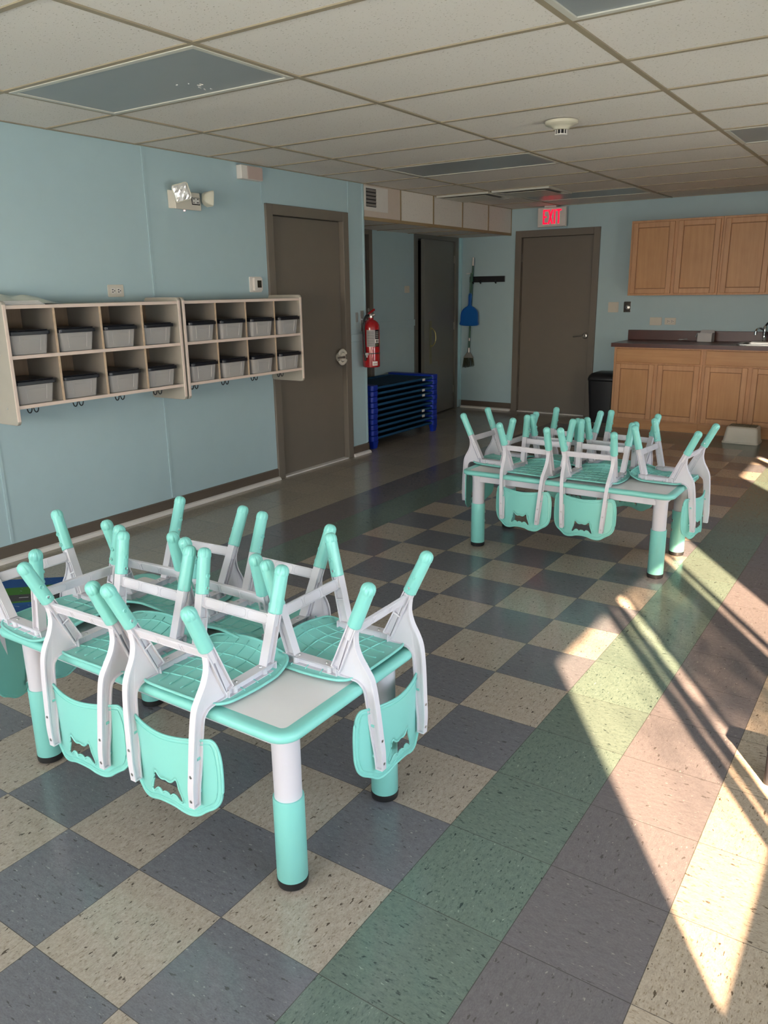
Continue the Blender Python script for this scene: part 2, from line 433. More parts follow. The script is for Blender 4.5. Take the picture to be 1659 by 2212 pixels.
wall('wall_left_return', 'y', 4.78, 4.90, WA-.1, WL-.12, 0, CZ, [])
wall('wall_alcove', 'x', WA-.12, WA, 4.9, WB+.1, 0, CZ, [(D0[0], D0[1], 0, 2.03), (D3[0], D3[1], 0, 2.03)])
wall('wall_back', 'y', WB, WB+.12, WA, WR+.1, 0, CZ, [(D4[0], D4[1], 0, 2.045)])
# windows in the right wall: openings (y0, y1, z0, z1)
WINR = [(-3.55, -2.85, .55, 2.05), (-.76, 1.40, .55, 2.05), (3.10, 4.12, .55, 2.05)]
wall('wall_right', 'x', WR, WR+.09, WF-.1, WB, 0, CZ, WINR)
WINF = [(-2.95, -1.2, .85, 2.1), (-.95, .8, .85, 2.1)]
wall('wall_front', 'y', WF-.1, WF, WL-.12, WR+.1, 0, CZ, WINF)
# black block paints the darkness of the rooms behind the doors
st(B(-5.0, WA-.12, 4.9, 8.0, -.02, 2.3).build('wall_dark_block', 'dark'))

# vertical panel battens on the left wall and alcove trim
n = 0
for y in (.09, 1.306, 2.513, 3.60):
    n += 1
    z0 = .1 if y < 3 else 2.1
    st(B(WL, WL+.004, y-.009, y+.009, z0, CZ-.004).build('trim_%d' % n, 'wall'))
for y in (4.68,):
    n += 1; st(B(WL, WL+.004, y-.008, y+.008, 2.1, CZ-.004).build('trim_%d' % n, 'wall'))
n += 1; st(B(WL-.02, WL+.006, 4.885, 4.905, 0.1, CZ).build('trim_%d' % n, 'wall'))          # corner bead
n += 1; st(B(WA, WA+.03, WB-.03, WB, .1, 2.08).build('trim_%d' % n, simple('corner batten paint', (.42, .66, .72, 1), .4)))
n += 1; st(B(WA, WA+.014, 5.985, 6.835, 1.075, 1.145).build('trim_%d' % n, 'wall', bevel=.003))   # chair rail
n += 1; st(B(WL, WL+.014, 4.665, 4.885, 1.035, 1.10).build('trim_%d' % n, 'wall', bevel=.003))

# baseboards
def base(side, ax, c, sgn, a0, a1):
    m = MB(); q = MB()
    prof = [(0, 0), (.012, 0), (.012, .085), (.006, .092), (0, .092)]
    sh = [(.012, 0), (.040, 0), (.038, .012), (.028, .022), (.012, .026)]
    for mm, pr in ((m, prof), (q, sh)):
        if ax == 'x': mm.prism(pr, a0, a1, lambda a, b, t: (c+sgn*a, t, b))
        else: mm.prism(pr, a0, a1, lambda a, b, t: (t, c+sgn*a, b))
    o = st(m.build('baseboard_'+side, 'base')); q.build('shoe_moulding', 'shoe', o)
    return o
base('left', 'x', WL, 1, WF, 3.615)
base('left_corner', 'x', WL, 1, 4.655, 4.905)
base('alcove', 'x', WA, 1, 6.0, 6.83)
base('back_left', 'y', WB, -1, -3.92, -3.222)
base('back', 'y', WB, -1, -2.19, -1.80)
base('right', 'x', WR, -1, WF, WB)
base('front', 'y', WF, 1, WL, WR)

# ---------------------------------------------------------------- doors
def door(num, ax, c, sgn, lo, hi, z1, cas, mat, leafmat, hinge_lo, frame_z=None, rec=.03, hinges=(.25, 1.03, 1.82), ajar=0, gap_light=None):
    """door set in an opening lo..hi of wall plane c; sgn = side of the room"""
    def P(d, a, z): return (c+sgn*d, a, z) if ax == 'x' else (a, c+sgn*d, z)
    def bx(m, d0, d1, a0, a1, zz0, zz1):
        p = P(d0, a0, zz0); q = P(d1, a1, zz1); m.box(min(p[0], q[0]), max(p[0], q[0]), min(p[1], q[1]), max(p[1], q[1]), zz0, zz1)
    mid = (lo+hi)/2
    r = thing('door_%d' % num, None, None, P(0, mid, 0), kind='structure')
    fz = frame_z or z1+cas
    m = MB(); bx(m, -.115, .018, lo-cas, lo+.003, 0, fz); bx(m, -.115, .018, hi-.003, hi+cas, 0, fz); bx(m, -.115, .018, lo+.003, hi-.003, z1-.003, fz)
    # stop step
    bx(m, -.11, -rec-.042, lo, lo+.014, 0, z1); bx(m, -.11, -rec-.042, hi-.014, hi, 0, z1); bx(m, -.11, -rec-.042, lo+.014, hi-.014, z1-.014, z1)
    m.build('door_frame', mat, r, world=True, bevel=.003)
    lf = MB(); g0 = .004
    bx(lf, -rec-.042, -rec, lo+g0+.003, hi-g0-.003, .012, z1-g0-.003)
    L = lf.build('door_leaf', leafmat, r, world=True, bevel=.002)
    for hz in hinges:
        a = lo if hinge_lo else hi
        h = MB(); p = P(-.012, a, hz-.05); h.cyl(p, (p[0], p[1], hz+.05), .0075, n=10)
        bx(h, -rec, -rec+.003, min(a, a+(.02 if hinge_lo else -.02)), max(a, a+(.02 if hinge_lo else -.02)), hz-.045, hz+.045)
        h.build('hinge', 'satin' if num in (1, 3) else mat, r, world=True)
    if gap_light:
        m = MB(); bx(m, -.06, .02, lo+.01, hi-.01, 0, .012); m.build('under_door_light', gap_light, r, world=True, bevel=.004)  # white strip paints the light showing under the door
    return r, P
r1, P1 = door(1, 'x', WL, 1, D1[0], D1[1], 2.04, .072, 'door', 'door', True, hinges=(.17, 1.02, 1.83), gap_light='shoe')
def swing(o, deg, hp):
    l = wm(r3).inverted() @ Vector(hp); o.matrix_basis = Matrix.Translation(l) @ Matrix.Rotation(R(deg), 4, 'Z') @ Matrix.Translation(-l) @ o.matrix_basis
# lever set with a child safety cover on door 1
m = MB(); m.lathe([(.0, 0), (.040, 0), (.043, .006), (.043, .030), (.036, .052), (0, .053)], (WL-.03, 4.525, .915), (1, 0, 0), 24)
m.build('knob_cover', 'ivory', r1, world=True, smooth=True)
m = MB()
for sg in (1, -1):
    arc = [(WL+.012, 4.525+.052*math.cos(a)*1.0, .915+sg*(.012+.045*math.sin(a))) for a in [R(15+150*k/9) for k in range(10)]]
    m.tube(arc, .009, 8, flat=1.6)
m.build('knob_grip', 'ivory', r1, world=True, smooth=True)
m = MB(); m.cyl((WL-.02, 4.525, .915), (WL+.035, 4.525, .915), .012); m.cyl((WL+.03, 4.525, .915), (WL+.03, 4.44, .915), .009); m.build('door_handle', 'satin', r1, world=True, smooth=True)
r2, P2 = door(2, 'x', WA, 1, D0[0], D0[1], 2.03, .06, 'door', 'door', False)
r3, P3 = door(3, 'x', WA, 1, D3[0], D3[1], 2.03, .06, 'door_grey', 'door_grey', False, ajar=6.2, rec=.002)
m = MB(); m.box(WA-.002, WA+.003, 7.045, 7.105, .62, 1.12); m.build('pull_plate', simple('brass plate', (.20, .19, .11, 1), .45, .5), r3, world=True, bevel=.002)
m = MB(); m.tube(catmull([(WA+.003, 7.075, 1.03), (WA+.02, 7.08, 1.03), (WA+.05, 7.09, .99), (WA+.058, 7.095, .93), (WA+.05, 7.09, .87), (WA+.02, 7.08, .83), (WA+.003, 7.075, .83)], 5), .007, 8)
for z in (1.03, .83): m.lathe([(.014, 0), (.012, .006), (0, .01)], (WA+.003, 7.075, z), (1, 0, 0), 12)
m.build('pull_handle', 'brass', r3, world=True, smooth=True)
for o_ in r3.children:
    if o_.name.split('.')[0] in ('door_leaf', 'pull_plate', 'pull_handle'): swing(o_, 6.2, (WA, D3[1]-.005, 0))
r4, P4 = door(4, 'y', WB, -1, D4[0], D4[1], 2.045, .072, 'door', 'door', True, gap_light='shoe')
m = MB(); m.lathe([(.034, 0), (.034, .006), (.028, .012), (.013, .014), (.013, .05), (0, .05)], (-2.325, WB+.03, .93), (0, -1, 0), 20)
m.tube(catmull([(-2.325, WB-.017, .93), (-2.345, WB-.022, .93), (-2.39, WB-.024, .927), (-2.45, WB-.022, .92)], 5), .008, 8)
m.build('door_handle', 'satin', r4, world=True, smooth=True)

# ---------------------------------------------------------------- soffit over the alcove
SB = 2.075
so = st(B(WA, WL, 4.90, WB, SB, CZ).build('wall_soffit', 'ceiling'))
m = MB()
for k in range(1, 5): m.box(WL, WL+.004, 4.9+k*.606-.010, 4.9+k*.606+.010, SB+.02, CZ)
m.box(WL, WL+.005, 4.9, 4.912, SB, CZ); m.box(WL, WL+.005, WB-.012, WB, SB, CZ)
m.box(WL-.01, WL+.006, 4.9, WB, SB-.004, SB+.024)
for k in range(1, 5): m.box(WA, WL, 4.9+k*.606-.01, 4.9+k*.606+.01, SB-.004, SB)
m.build('soffit_angle', simple('tan grid angle', (.36, .26, .14, 1), .5), so)
B(WL+.0005, WL+.0035, 4.916, 5.495, SB+.026, CZ-.004).build('soffit_panel', simple('pinkish panel', (.62, .52, .45, 1), .8, bump=.2), so)

# ---------------------------------------------------------------- windows of the right and front wall
def win(num, ax, c, a0, a1, z0, z1, bars, blind=None, screens=()):
    """c = inner wall plane; bars = list of (b0,b1) vertical members"""
    def bx(m, d0, d1, p, q, r_, s_):
        if ax == 'x': m.box(c+d0, c+d1, p, q, r_, s_)
        else: m.box(p, q, c-d1, c-d0, r_, s_)
    loc = (c, (a0+a1)/2, z0) if ax == 'x' else ((a0+a1)/2, c, z0)
    r = thing('window_%d' % num, None, None, loc, kind='structure')
    m = MB()
    for p, q in bars: bx(m, 0, .012, p, q, z0, z1)
    bx(m, 0, .02, a0-.03, a0, z0-.03, z1+.03); bx(m, 0, .02, a1, a1+.03, z0-.03, z1+.03)
    bx(m, 0, .02, a0, a1, z0-.03, z0); bx(m, 0, .02, a0, a1, z1, z1+.03)
    m.build('window_frame', 'alu', r, world=True)
    g = MB(); bx(g, .03, .034, a0, a1, z0, z1); g.build('window_pane', 'glass', r, world=True)
    s_ = MB(); bx(s_, -.06, .0, a0-.05, a1+.05, z0-.045, z0-.03); s_.build('window_sill', 'alu', r, world=True)
    for p, q, mt in screens:
        g = MB(); bx(g, .05, .051, p, q, z0, z1); g.build('sun_dimming_screen', mt, r, world=True)
    if blind:
        b = MB(); bx(b, .015, .018, a0, a1, blind, z1); bx(b, .008, .026, a0, a1, blind-.012, blind); b.build('added_sun_blind', 'blind', r, world=True)  # unseen blind added to cut the sun off above this height
    return r
win(1, 'x', WR, -.76, 1.40, .55, 2.05, [(-.76, -.64), (-.03, .045), (.08, .15), (.23, .26), (.78, .93), (.99, 1.035), (1.385, 1.40)], blind=1.35, screens=[(-.76, .035, 'screen_light'), (.175, .865, 'screen_dense'), (.865, 1.40, 'screen_light')])
win(2, 'x', WR, 3.10, 4.12, .55, 2.05, [(3.85, 4.02)], blind=1.35, screens=[(3.10, 3.86, 'screen_light')])
win(5, 'x', WR, -3.55, -2.85, .55, 2.05, [(-3.22, -3.18)], blind=1.35)  # unseen window added to let in sun for warm bounce
win(3, 'y', WF, -2.95, -1.2, .85, 2.1, [(-2.1, -2.06)])  # both unseen front windows added for ambient light
win(4, 'y', WF, -.95, .8, .85, 2.1, [(-.1, -.06)])
# outside: unseen roof and wall added to block sun at the front windows, lawn, shrub by the right window
st(B(1.58, 1.66, -8.0, -3.72, -.5, 2.45).build('wall_sun_blocker', 'concrete'))
st(B(-6, 1.66, -8.0, -3.75, 2.45, 2.55).build('ceiling_sun_blocker', 'concrete'))
st(B(-14, 22, -22, 16, -.6, -.5).build('ground', 'grass_ext'))
# ================================================================ TABLES AND CHAIRS
def make_table(loc, top, label, group):
    """loc = centre on the floor; top = table top height"""
    t = thing('activity_table', label, 'table', loc, 0, group)
    hx, hy = .60, .30
    P = ccw(rrect(-hx, hx, -hy, hy, .055, 7)); fn = lambda a, b, z: (a, b, z)
    m = MB(); I = inset(P, .042)
    prof = [(.010, .002), (.002, .007), (0, .014), (0, .024), (.005, .032), (.014, .0345), (.030, .0325), (.042, .030)]
    loops = [inset(P, d) if d else P for d, z in prof]
    rows = [[m.b.verts.new((a, b, top-.0285+z*.82)) for a, b in L] for L, (d, z) in zip(loops, prof)]
    low = [m.b.verts.new((a, b, top-.0285)) for a, b in I]; rows = [low]+rows
    n = len(P)
    for r0, r1_ in zip(rows, rows[1:]):
        for k in range(n): m.b.faces.new((r0[k], r0[(k+1) % n], r1_[(k+1) % n], r1_[k]))
    m.build('table_rim', 'teal', t, smooth='all')
    m = MB(); m.prism(inset(P, .040), top-.020, top-.0035); m.build('table_top', 'table_inlay', t)
    # apron under the rim
    m = MB(); Q = ccw(rrect(-hx+.055, hx-.055, -hy+.055, hy-.055, .03, 4)); m.ring(Q, inset(Q, .018), top-.072, top-.024, fn)
    m.build('apron', 'white_plastic', t, bevel=.003)
    for sx in (-1, 1):
        for sy in (-1, 1):
            x, y = sx*.5225, sy*.215
            m = MB(); m.lathe([(.041, 0), (.040, -.016), (.036, -.022), (.035, -(top-.20))], (x, y, top-.0285), (0, 0, 1), 32)
            lg = m.build('leg', 'white_plastic', t, smooth=True)
            m = MB(); m.lathe([(.0355, .262), (.0395, .262), (.0400, .258), (.0405, .02), (.039, .018)], (x, y, 0), (0, 0, 1), 32); m.build('leg_sleeve', 'teal', lg, smooth=True)
            m = MB(); m.lathe([(.034, 0), (.040, .004), (.0415, .014), (.0415, .024), (.039, .025)], (x, y, 0), (0, 0, 1), 32); m.build('rubber_foot', 'black_rubber', lg, smooth=True)
            for z in (.205, .15): MB().lathe([(.0085, .036), (.0085, .0425), (.006, .043), (.0045, .041), (0, .041)], (x, y, z), (-sx*.75, -sy*.66, 0), 12).build('screw', 'steel', lg, smooth=True)
    return t

# ---- children's chair, modelled the way it sits: upside down, seat on the table. x across, y towards the front of the chair, z up from the table top
KW = [(-.235, .1084), (.0256, .1244), (.05, .1272), (.2816, .1421)]
def wat(h):
    if h <= KW[0][0]: return KW[0][1]
    for (a, wa), (b, wb) in zip(KW, KW[1:]):
        if h <= b: return wa+(wb-wa)*(h-a)/(b-a)
    return KW[-1][1]
def seat_h(x, y):
    """underside surface of the dished seat, upside down"""
    u = x/.158; v = (y-.01)/.15
    h = .009+.007*(1-min(1, u*u))*(1-min(1, v*v*.6))
    if y > .065: h += .032*((y-.065)/.09)**1.6*(1-.15*abs(u))
    if y < -.10: h += .004*((-.10-y)/.04)
    h += .0035*math.cos(u*4.2)*max(0, (y+.02)/.17)
    return h
def seat_outline():
    half = [(0, -.142), (.06, -.141), (.105, -.137), (.135, -.123), (.150, -.095), (.158, -.05), (.162, .0), (.161, .05), (.157, .10), (.149, .132), (.130, .150), (.095, .157), (.05, .158), (0, .157)]
    full = half+[(-a, b) for a, b in half[-2:0:-1]]
    return ccw(catmull(full, 4, True))
def back_outline():
    half = [(0, -.2765), (.03, -.279), (.055, -.287), (.080, -.291), (.100, -.287), (.116, -.276), (.130, -.267), (.145, -.258), (.159, -.240), (.167, -.210), (.169, -.17), (.168, -.12), (.162, -.085), (.150, -.066), (.13, -.065), (.07, -.073), (0, -.078)]
    full = half+[(-a, b) for a, b in half[-2:0:-1]]
    return ccw(catmull(full, 4, True))
def hole_outline():
    half = [(0, -.209), (.012, -.212), (.022, -.210), (.030, -.203), (.0365, -.198), (.042, -.204), (.045, -.222), (.052, -.240), (.0565, -.256), (.051, -.262), (.043, -.256), (.034, -.247), (.024, -.246), (.015, -.253), (.007, -.248), (0, -.247)]
    full = half+[(-a, b) for a, b in half[-2:0:-1]]
    return ccw(catmull(full, 3, True))
def inside(p, poly):
    c = False; x, y = p
    for k in range(len(poly)):
        (x1, y1), (x2, y2) = poly[k-1], poly[k]
        if (y1 > y) != (y2 > y) and x < (x2-x1)*(y-y1)/(y2-y1)+x1: c = not c
    return c
def sheet(m, outer, holes, fn, th, step=.012):
    pts = list(outer); edges = [(k, (k+1) % len(outer)) for k in range(len(outer))]
    for h in holes:
        b0 = len(pts); pts += list(h); edges += [(b0+k, b0+(k+1) % len(h)) for k in range(len(h))]
    xs = [p[0] for p in outer]; ys = [p[1] for p in outer]
    x = min(xs)+step/2
    while x < max(xs):
        y = min(ys)+step/2
        while y < max(ys):
            if inside((x, y), inset(outer, .004)) and not any(inside((x, y), h) for h in holes) and all((Vector((x, y))-Vector(q)).length > .004 for h in holes for q in h): pts.append((x, y))
            y += step
        x += step
    r = geometry.delaunay_2d_cdt([Vector(p) for p in pts], edges, [], 0, 1e-6)
    V, E_, F = r[0], r[1], r[2]
    T = [f for f in F if inside(tuple(sum((V[k] for k in f), Vector((0, 0)))/len(f)), outer) and not any(inside(tuple(sum((V[k] for k in f), Vector((0, 0)))/len(f)), h) for h in holes)]
    up = [m.b.verts.new(fn(v.x, v.y, 0)) for v in V]; dn = [m.b.verts.new(fn(v.x, v.y, th)) for v in V]
    cnt = {}
    for f in T:
        for a, b in zip(f, list(f[1:])+[f[0]]): cnt[(a, b)] = 1
        try: m.b.faces.new([up[k] for k in f]); m.b.faces.new([dn[k] for k in f][::-1])
        except ValueError: pass
    for (a, b) in cnt:
        if (b, a) not in cnt:
            try: m.b.faces.new((up[b], up[a], dn[a], dn[b]))
            except ValueError: pass
    bmesh.ops.delete(m.b, geom=[v for v in m.b.verts if not v.link_faces], context='VERTS')
def leg_pts(rear):
    t = Vector((-.1968, .2816)) if rear else Vector((.1363, .2816)); b = Vector((-.0802, .030)) if rear else Vector((.0719, .030))
    return t, b
def make_chair(label, group):
    t = thing('kids_chair', label, 'chair', (0, 0, 0), 0, group)
    # seat shell with rolled rim and raised rib pattern
    O = seat_outline(); m = MB()
    sheet(m, O, [], lambda x, y, s: (x, y, max(.0025, seat_h(x, y)-s)), .003)
    m.tube([(x, y, max(.0045, seat_h(x, y)-.002)) for x, y in inset(O, .001)], .0042, 8, True)
    for c in (-.092, -.046, 0, .046, .092):
        m.tube([(c*(1-.18*((y-.01)/.15)**2), y, seat_h(c, y)+.0008) for y in [(-.118+.262*k/22) for k in range(23)]], .0021, 6)
    for c in (-.085, -.035, .015, .065, .11):
        pts = []
        for k in range(25):
            x = -.146+.292*k/24; y = c+.018*(1-(x/.146)**2)
            if inside((x, y), inset(O, .008)): pts.append((x, y, seat_h(x, y)+.0008))
        if len(pts) > 2: m.tube(pts, .0019, 6)
    m.build('seat', 'teal', t, smooth='all')
    # curved backrest with cut-out handle
    bd = lambda x: -.197+1.35*x*x
    BO = back_outline(); HO = hole_outline(); m = MB()
    fnb = lambda a, b, s: (a, bd(a)+s+.10*(b+.17)*0, b)
    sheet(m, BO, [HO], fnb, .004, .011)
    m.tube([(a, bd(a)+.001, b) for a, b in inset(BO, .001)], .0038, 8, True)
    m.tube([(a, bd(a)+.001, b) for a, b in HO], .0028, 6, True)
    I2 = inset(BO, .013); m.tube([(a, bd(a)-.0008, b) for a, b in I2], .0016, 5, True)
    m.build('backrest', 'teal', t, smooth='all')
    for sg in (-1, 1):
        X = lambda h, off=0: sg*(wat(h)+off)
        fr = MB()
        def member(poly, th, web=.35, rim=.0035):
            poly = ccw(poly); fo = lambda a, b, s: (X(b)+sg*s, a, b)
            fr.ring(poly, inset(poly, rim), -th/2, th/2, fo)
            fr.prism(inset(poly, rim*.8), -th/2*web-.001, th/2*web, fo)
        # seat bar
        member([(-.0861, .008), (.0986, .008), (.0986, .034), (-.0861, .034)], .030, .2)
        fr.prism([(-.0861, .031), (.0986, .031), (.0986, .0345), (-.0861, .0345)], -.015, .015, lambda a, b, s: (X(b)+s, a, b))
        for y in (-.055, .06): fr.cyl((X(.02)+sg*.004, y, .008), (X(.02)+sg*.004, y, .033), .0085, n=12)
        for rear in (True, False):
            tp, bt = leg_pts(rear); d = (tp-bt).normalized(); nn = Vector((-d.y, d.x)); e = bt+d*(.62*(tp-bt).length)
            s0, s1 = .0155, .0135
            member([tuple(bt-nn*s0), tuple(e-nn*s1), tuple(e+nn*s1), tuple(bt+nn*s0)], .026, .3)
            # core of the leg up into the sleeve
            fr.cyl((X(.13)-sg*.001, (bt+d*.11).x, (bt+d*.11).y), (X(e.y+.03), (e+d*.03).x, (e+d*.03).y), .0135, n=8)
            # cross rib in the channel
            q = bt+d*.075; fr.cyl((X(q.y)-sg*.011, q.x-nn.x*.012, q.y-nn.y*.012), (X(q.y)-sg*.011, q.x+nn.x*.012, q.y+nn.y*.012), .003, n=6)
        # arm: gusset sweeping from the rear leg into the back post
        outer = catmull([(-.152, .150), (-.150, .115), (-.160, .082), (-.178, .052), (-.192, .024), (-.199, -.012), (-.205, -.07), (-.211, -.15), (-.214, -.195), (-.2125, -.245)], 5)
        inner = catmull([(-.190, -.245), (-.186, -.19), (-.180, -.15), (-.172, -.07), (-.166, -.018), (-.158, -.002), (-.140, .008), (-.086, .010)], 5)
        member(outer+inner+[(-.086, .034), (-.130, .145)], .019, .30, .0042)
        F = fr.build('side_frame', 'white_plastic', t, bevel=.0012, seg=1)
        # screws and pegs
        sc = []
        for z in (-.155, -.225): sc.append(([(.0045, 0), (.0045, .001), (0, .0016)], (X(z), -.2125 if z < -.2 else -.211, z), (0, -1, 0)))
        for y in (-.045, .05): sc.append(([(.0048, 0), (.004, .0018), (0, .002)], (X(.034), y, .0345), (0, 0, 1)))
        for rear in (True, False):
            tp, bt = leg_pts(rear); d = (tp-bt).normalized(); nn = Vector((d.y, -d.x))*(1 if not rear else -1)
            for f in (.40, .46):
                q = bt+d*(f*(tp-bt).length); sc.append(([(.0048, .0135), (.0048, .0155), (0, .0152)], (X(q.y), q.x, q.y), (0, nn.x, nn.y)))
        for pr, p_, ax_ in sc: MB().lathe(pr, p_, ax_, 10).build('screw', 'steel', F, smooth=True)
        for z in (-.115, -.21): MB().cyl((X(z), -.190, z), (X(z), bd(X(z))+.001, z), .0055, n=8).build('back_peg', 'teal', F, smooth=True)
        # height-adjusting sleeves
        for rear in (True, False):
            tp, bt = leg_pts(rear)
            a = Vector((X(bt.y), bt.x, bt.y)); c = Vector((X(tp.y), tp.x, tp.y)); dr = (c-a).normalized(); L = (c-a).length
            p0 = a+dr*(L*.5566); hh = L*.4434; r = .0190
            prof = [(r*.93, 0), (r*1.02, .002), (r, .006), (r*.97, hh-.012), (r*.97, hh-.0102), (r*1.0, hh-.009), (r*.99, hh), (r*.94, hh+.0055), (r*.80, hh+.0105), (r*.58, hh+.0145), (r*.30, hh+.0165), (0, hh+.017)]
            fl = lambda k, h, hh=hh: (-.11 if k % 6 == 0 else .03) if hh-.0101 < h < hh+.0150 else (.018*math.cos(k/48*2*pi*8) if h < hh-.011 else 0)
            m = MB(); m.lathe(prof, p0, dr, 48, fl)
            nn = Vector((-sg, 0, 0)); nn = (nn-dr*nn.dot(dr)).normalized()
            for f in (.16, .46):
                q = p0+dr*(hh*f); m.lathe([(.0068, .013), (.0068, .0185), (.0056, .0195), (.0045, .0185), (.0040, .0150)], q+nn*.0022, nn, 14)
            S = m.build('leg_sleeve', 'teal', t, smooth='all')
            m = MB(); q = p0+dr*(hh*.16); m.lathe([(.0036, .0145), (.0036, .0170), (0, .0176)], q+nn*.0022, nn, 10); m.build('screw', 'steel', S, smooth=True)
    # stretchers between the legs, with pressed panels
    for rear in (True, False):
        tp, bt = leg_pts(rear); d = (tp-bt).normalized(); L = (tp-bt).length
        c = bt+d*(.475*L); nn = Vector((-d.y, d.x))
        wd = wat(c.y)-.010; hh = .0155
        fo = lambda a, b, s: (a, c.x+d.x*b+nn.x*s, c.y+d.y*b+nn.y*s)
        m = MB(); m.prism(ccw(rrect(-wd, wd, -hh, hh, .002, 1)), -.0045, .0045, fo)
        for x0, x1 in ((-wd+.008, -.044), (-.038, .038), (.044, wd-.008)):
            P = ccw(rrect(x0, x1, -hh+.002, hh-.002, .010, 5))
            for s_ in (-1, 1): m.ring(P, inset(P, .0022), s_*.0043, s_*.0060, fo)
        m.build('stretcher', 'white_plastic', t, bevel=.0008, seg=1)
    return t
T1 = (-.757, .405, 0); T2 = (-.590, 3.150, 0)
TOP1, TOP2 = .485, .467
GT = 'low activity tables with stacked chairs'
make_table(T1, TOP1, 'turquoise rimmed low activity table in the foreground, nearest the camera', GT)
make_table(T2, TOP2, 'turquoise rimmed low activity table farther back, in front of the wooden kitchen cabinets', GT)
G1 = 'kids chairs upside down on the near table'; G2 = 'kids chairs upside down on the far table'
chairs = [
 (-.5345, .2494, TOP1, .0185, G1, 'upside-down turquoise kids chair on near table, front long side, right one'),
 (-.869, .2353, TOP1, .0232, G1, 'upside-down turquoise kids chair on near table, front long side, left one'),
 (-.3209, .540, TOP1, 1.5786, G1, 'upside-down turquoise kids chair hanging over the right short end of near table'),
 (-1.2152, .2634, TOP1, -1.5916, G1, 'upside-down turquoise kids chair over left end of near table, cut by photo edge'),
 (-1.028, .566, TOP1, 3.2214, G1, 'upside-down turquoise kids chair on near table, far long side, left one'),
 (-.657, .556, TOP1, 3.1314, G1, 'upside-down turquoise kids chair on near table, far long side, right one'),
 (-.789, 3.025, TOP2, -.056, G2, 'upside-down turquoise kids chair on far table, front long side, left one'),
 (-.453, 3.044, TOP2, .022, G2, 'upside-down turquoise kids chair on far table, front long side, right one'),
 (-.130, 3.239, TOP2, 1.478, G2, 'upside-down turquoise kids chair hanging over the right short end of far table'),
 (-1.073, 3.175, TOP2, -1.638, G2, 'upside-down turquoise kids chair hanging over the left short end of far table'),
 (-.757, 3.328, TOP2, 3.089, G2, 'upside-down turquoise kids chair on far table, back long side, left one'),
 (-.437, 3.370, TOP2, 3.051, G2, 'upside-down turquoise kids chair on far table, back long side, right one'),
]
ch0 = make_chair(chairs[0][5], G1)
for k, (x, y, z, a, gname, lab) in enumerate(chairs[1:]): dup(ch0, (x, y, z), a, lab, gname)
ch0.location = chairs[0][:3]; ch0.rotation_euler = (0, 0, chairs[0][3])
# ================================================================ LEFT WALL
DX = .31
def cubby(y0, y1, label, divs, hooks):
    t = thing('cubby_shelf', label, 'wall shelf', (WL, (y0+y1)/2, .80), 0, 'wall mounted cubby shelves')
    X1 = WL+DX
    m = MB(); m.box(WL, WL+.006, y0+.02, y1-.02, .90, 1.43); m.build('back_panel', 'hardboard', t, world=True)
    for y in (y0, y1-.022):
        P = ccw([(a, b) for a, b in rrect(WL, X1+.004, .812, 1.452, .022, 5)])
        m = MB(); m.prism(P, y, y+.022, lambda a, b, s: (a, s, b)); sd_ = m.build('side_panel', 'laminate', t, world=True, bevel=.004)
        m = MB(); Q = [(X1-.002, .832), (X1+.0052, .832), (X1+.0052, 1.434), (X1-.002, 1.434)]
        m.prism(ccw(Q), y+.001, y+.021, lambda a, b, s: (a, s, b)); m.build('edge_band', 'birch', sd_, world=True, bevel=.003)
        if y == y0:
            for z in (1.18, .90): MB().cyl((WL+.235, y-.001, z), (WL+.235, y+.002, z), .006, n=12).build('screw', 'steel', sd_, world=True)
    for z in (1.420, 1.165, .906):
        s_ = B(WL, X1-.004, y0+.022, y1-.022, z-.009, z+.009).build('shelf', 'laminate', t, world=True)
        B(X1-.004, X1-.002, y0+.022, y1-.022, z-.009, z+.009).build('edge_band', 'birch', s_, world=True)
    for a, b in ((.915, 1.156), (1.174, 1.411)):
        for y in divs:
            dv = B(WL+.006, X1-.010, y-.006, y+.006, a, b).build('divider', 'divider', t, world=True); B(X1-.010, X1-.006, y-.006, y+.006, a, b).build('edge_band', mk_div, dv, world=True)
    for y in hooks:
        m = MB(); x = WL+.235
        for sg in (-1, 1):
            m.tube(catmull([(x, y+sg*.004, .897), (x, y+sg*.007, .875), (x+.0, y+sg*.016, .862), (x, y+sg*.028, .866), (x, y+sg*.034, .884)], 5), .0032, 8)
        m.box(x-.012, x+.012, y-.012, y+.012, .894, .897)
        m.build('coat_hook', 'black', t, world=True, smooth=True)
    return t
t_ = NT('birch divider'); t_.b.inputs['Roughness'].default_value = .5
t_.l(t_.ramp(t_.noise(t_.coord((3, 12, 12)), 3, 4), .3, .7, (.50, .36, .24, 1), (.62, .46, .32, 1)), t_.b.inputs['Base Color']); mk_div = t_.m
cubby(1.255, 2.44, 'left wall-mounted wooden cubby shelf with eight cells, plastic bag lying on top', (1.553, 1.848, 2.142), (1.40, 1.685, 1.975, 2.265))
cubby(2.455, 3.63, 'right wall-mounted wooden cubby shelf with eight cells, overlapping the brown door', (2.749, 3.034, 3.330), (2.575, 2.86, 3.155, 3.44))
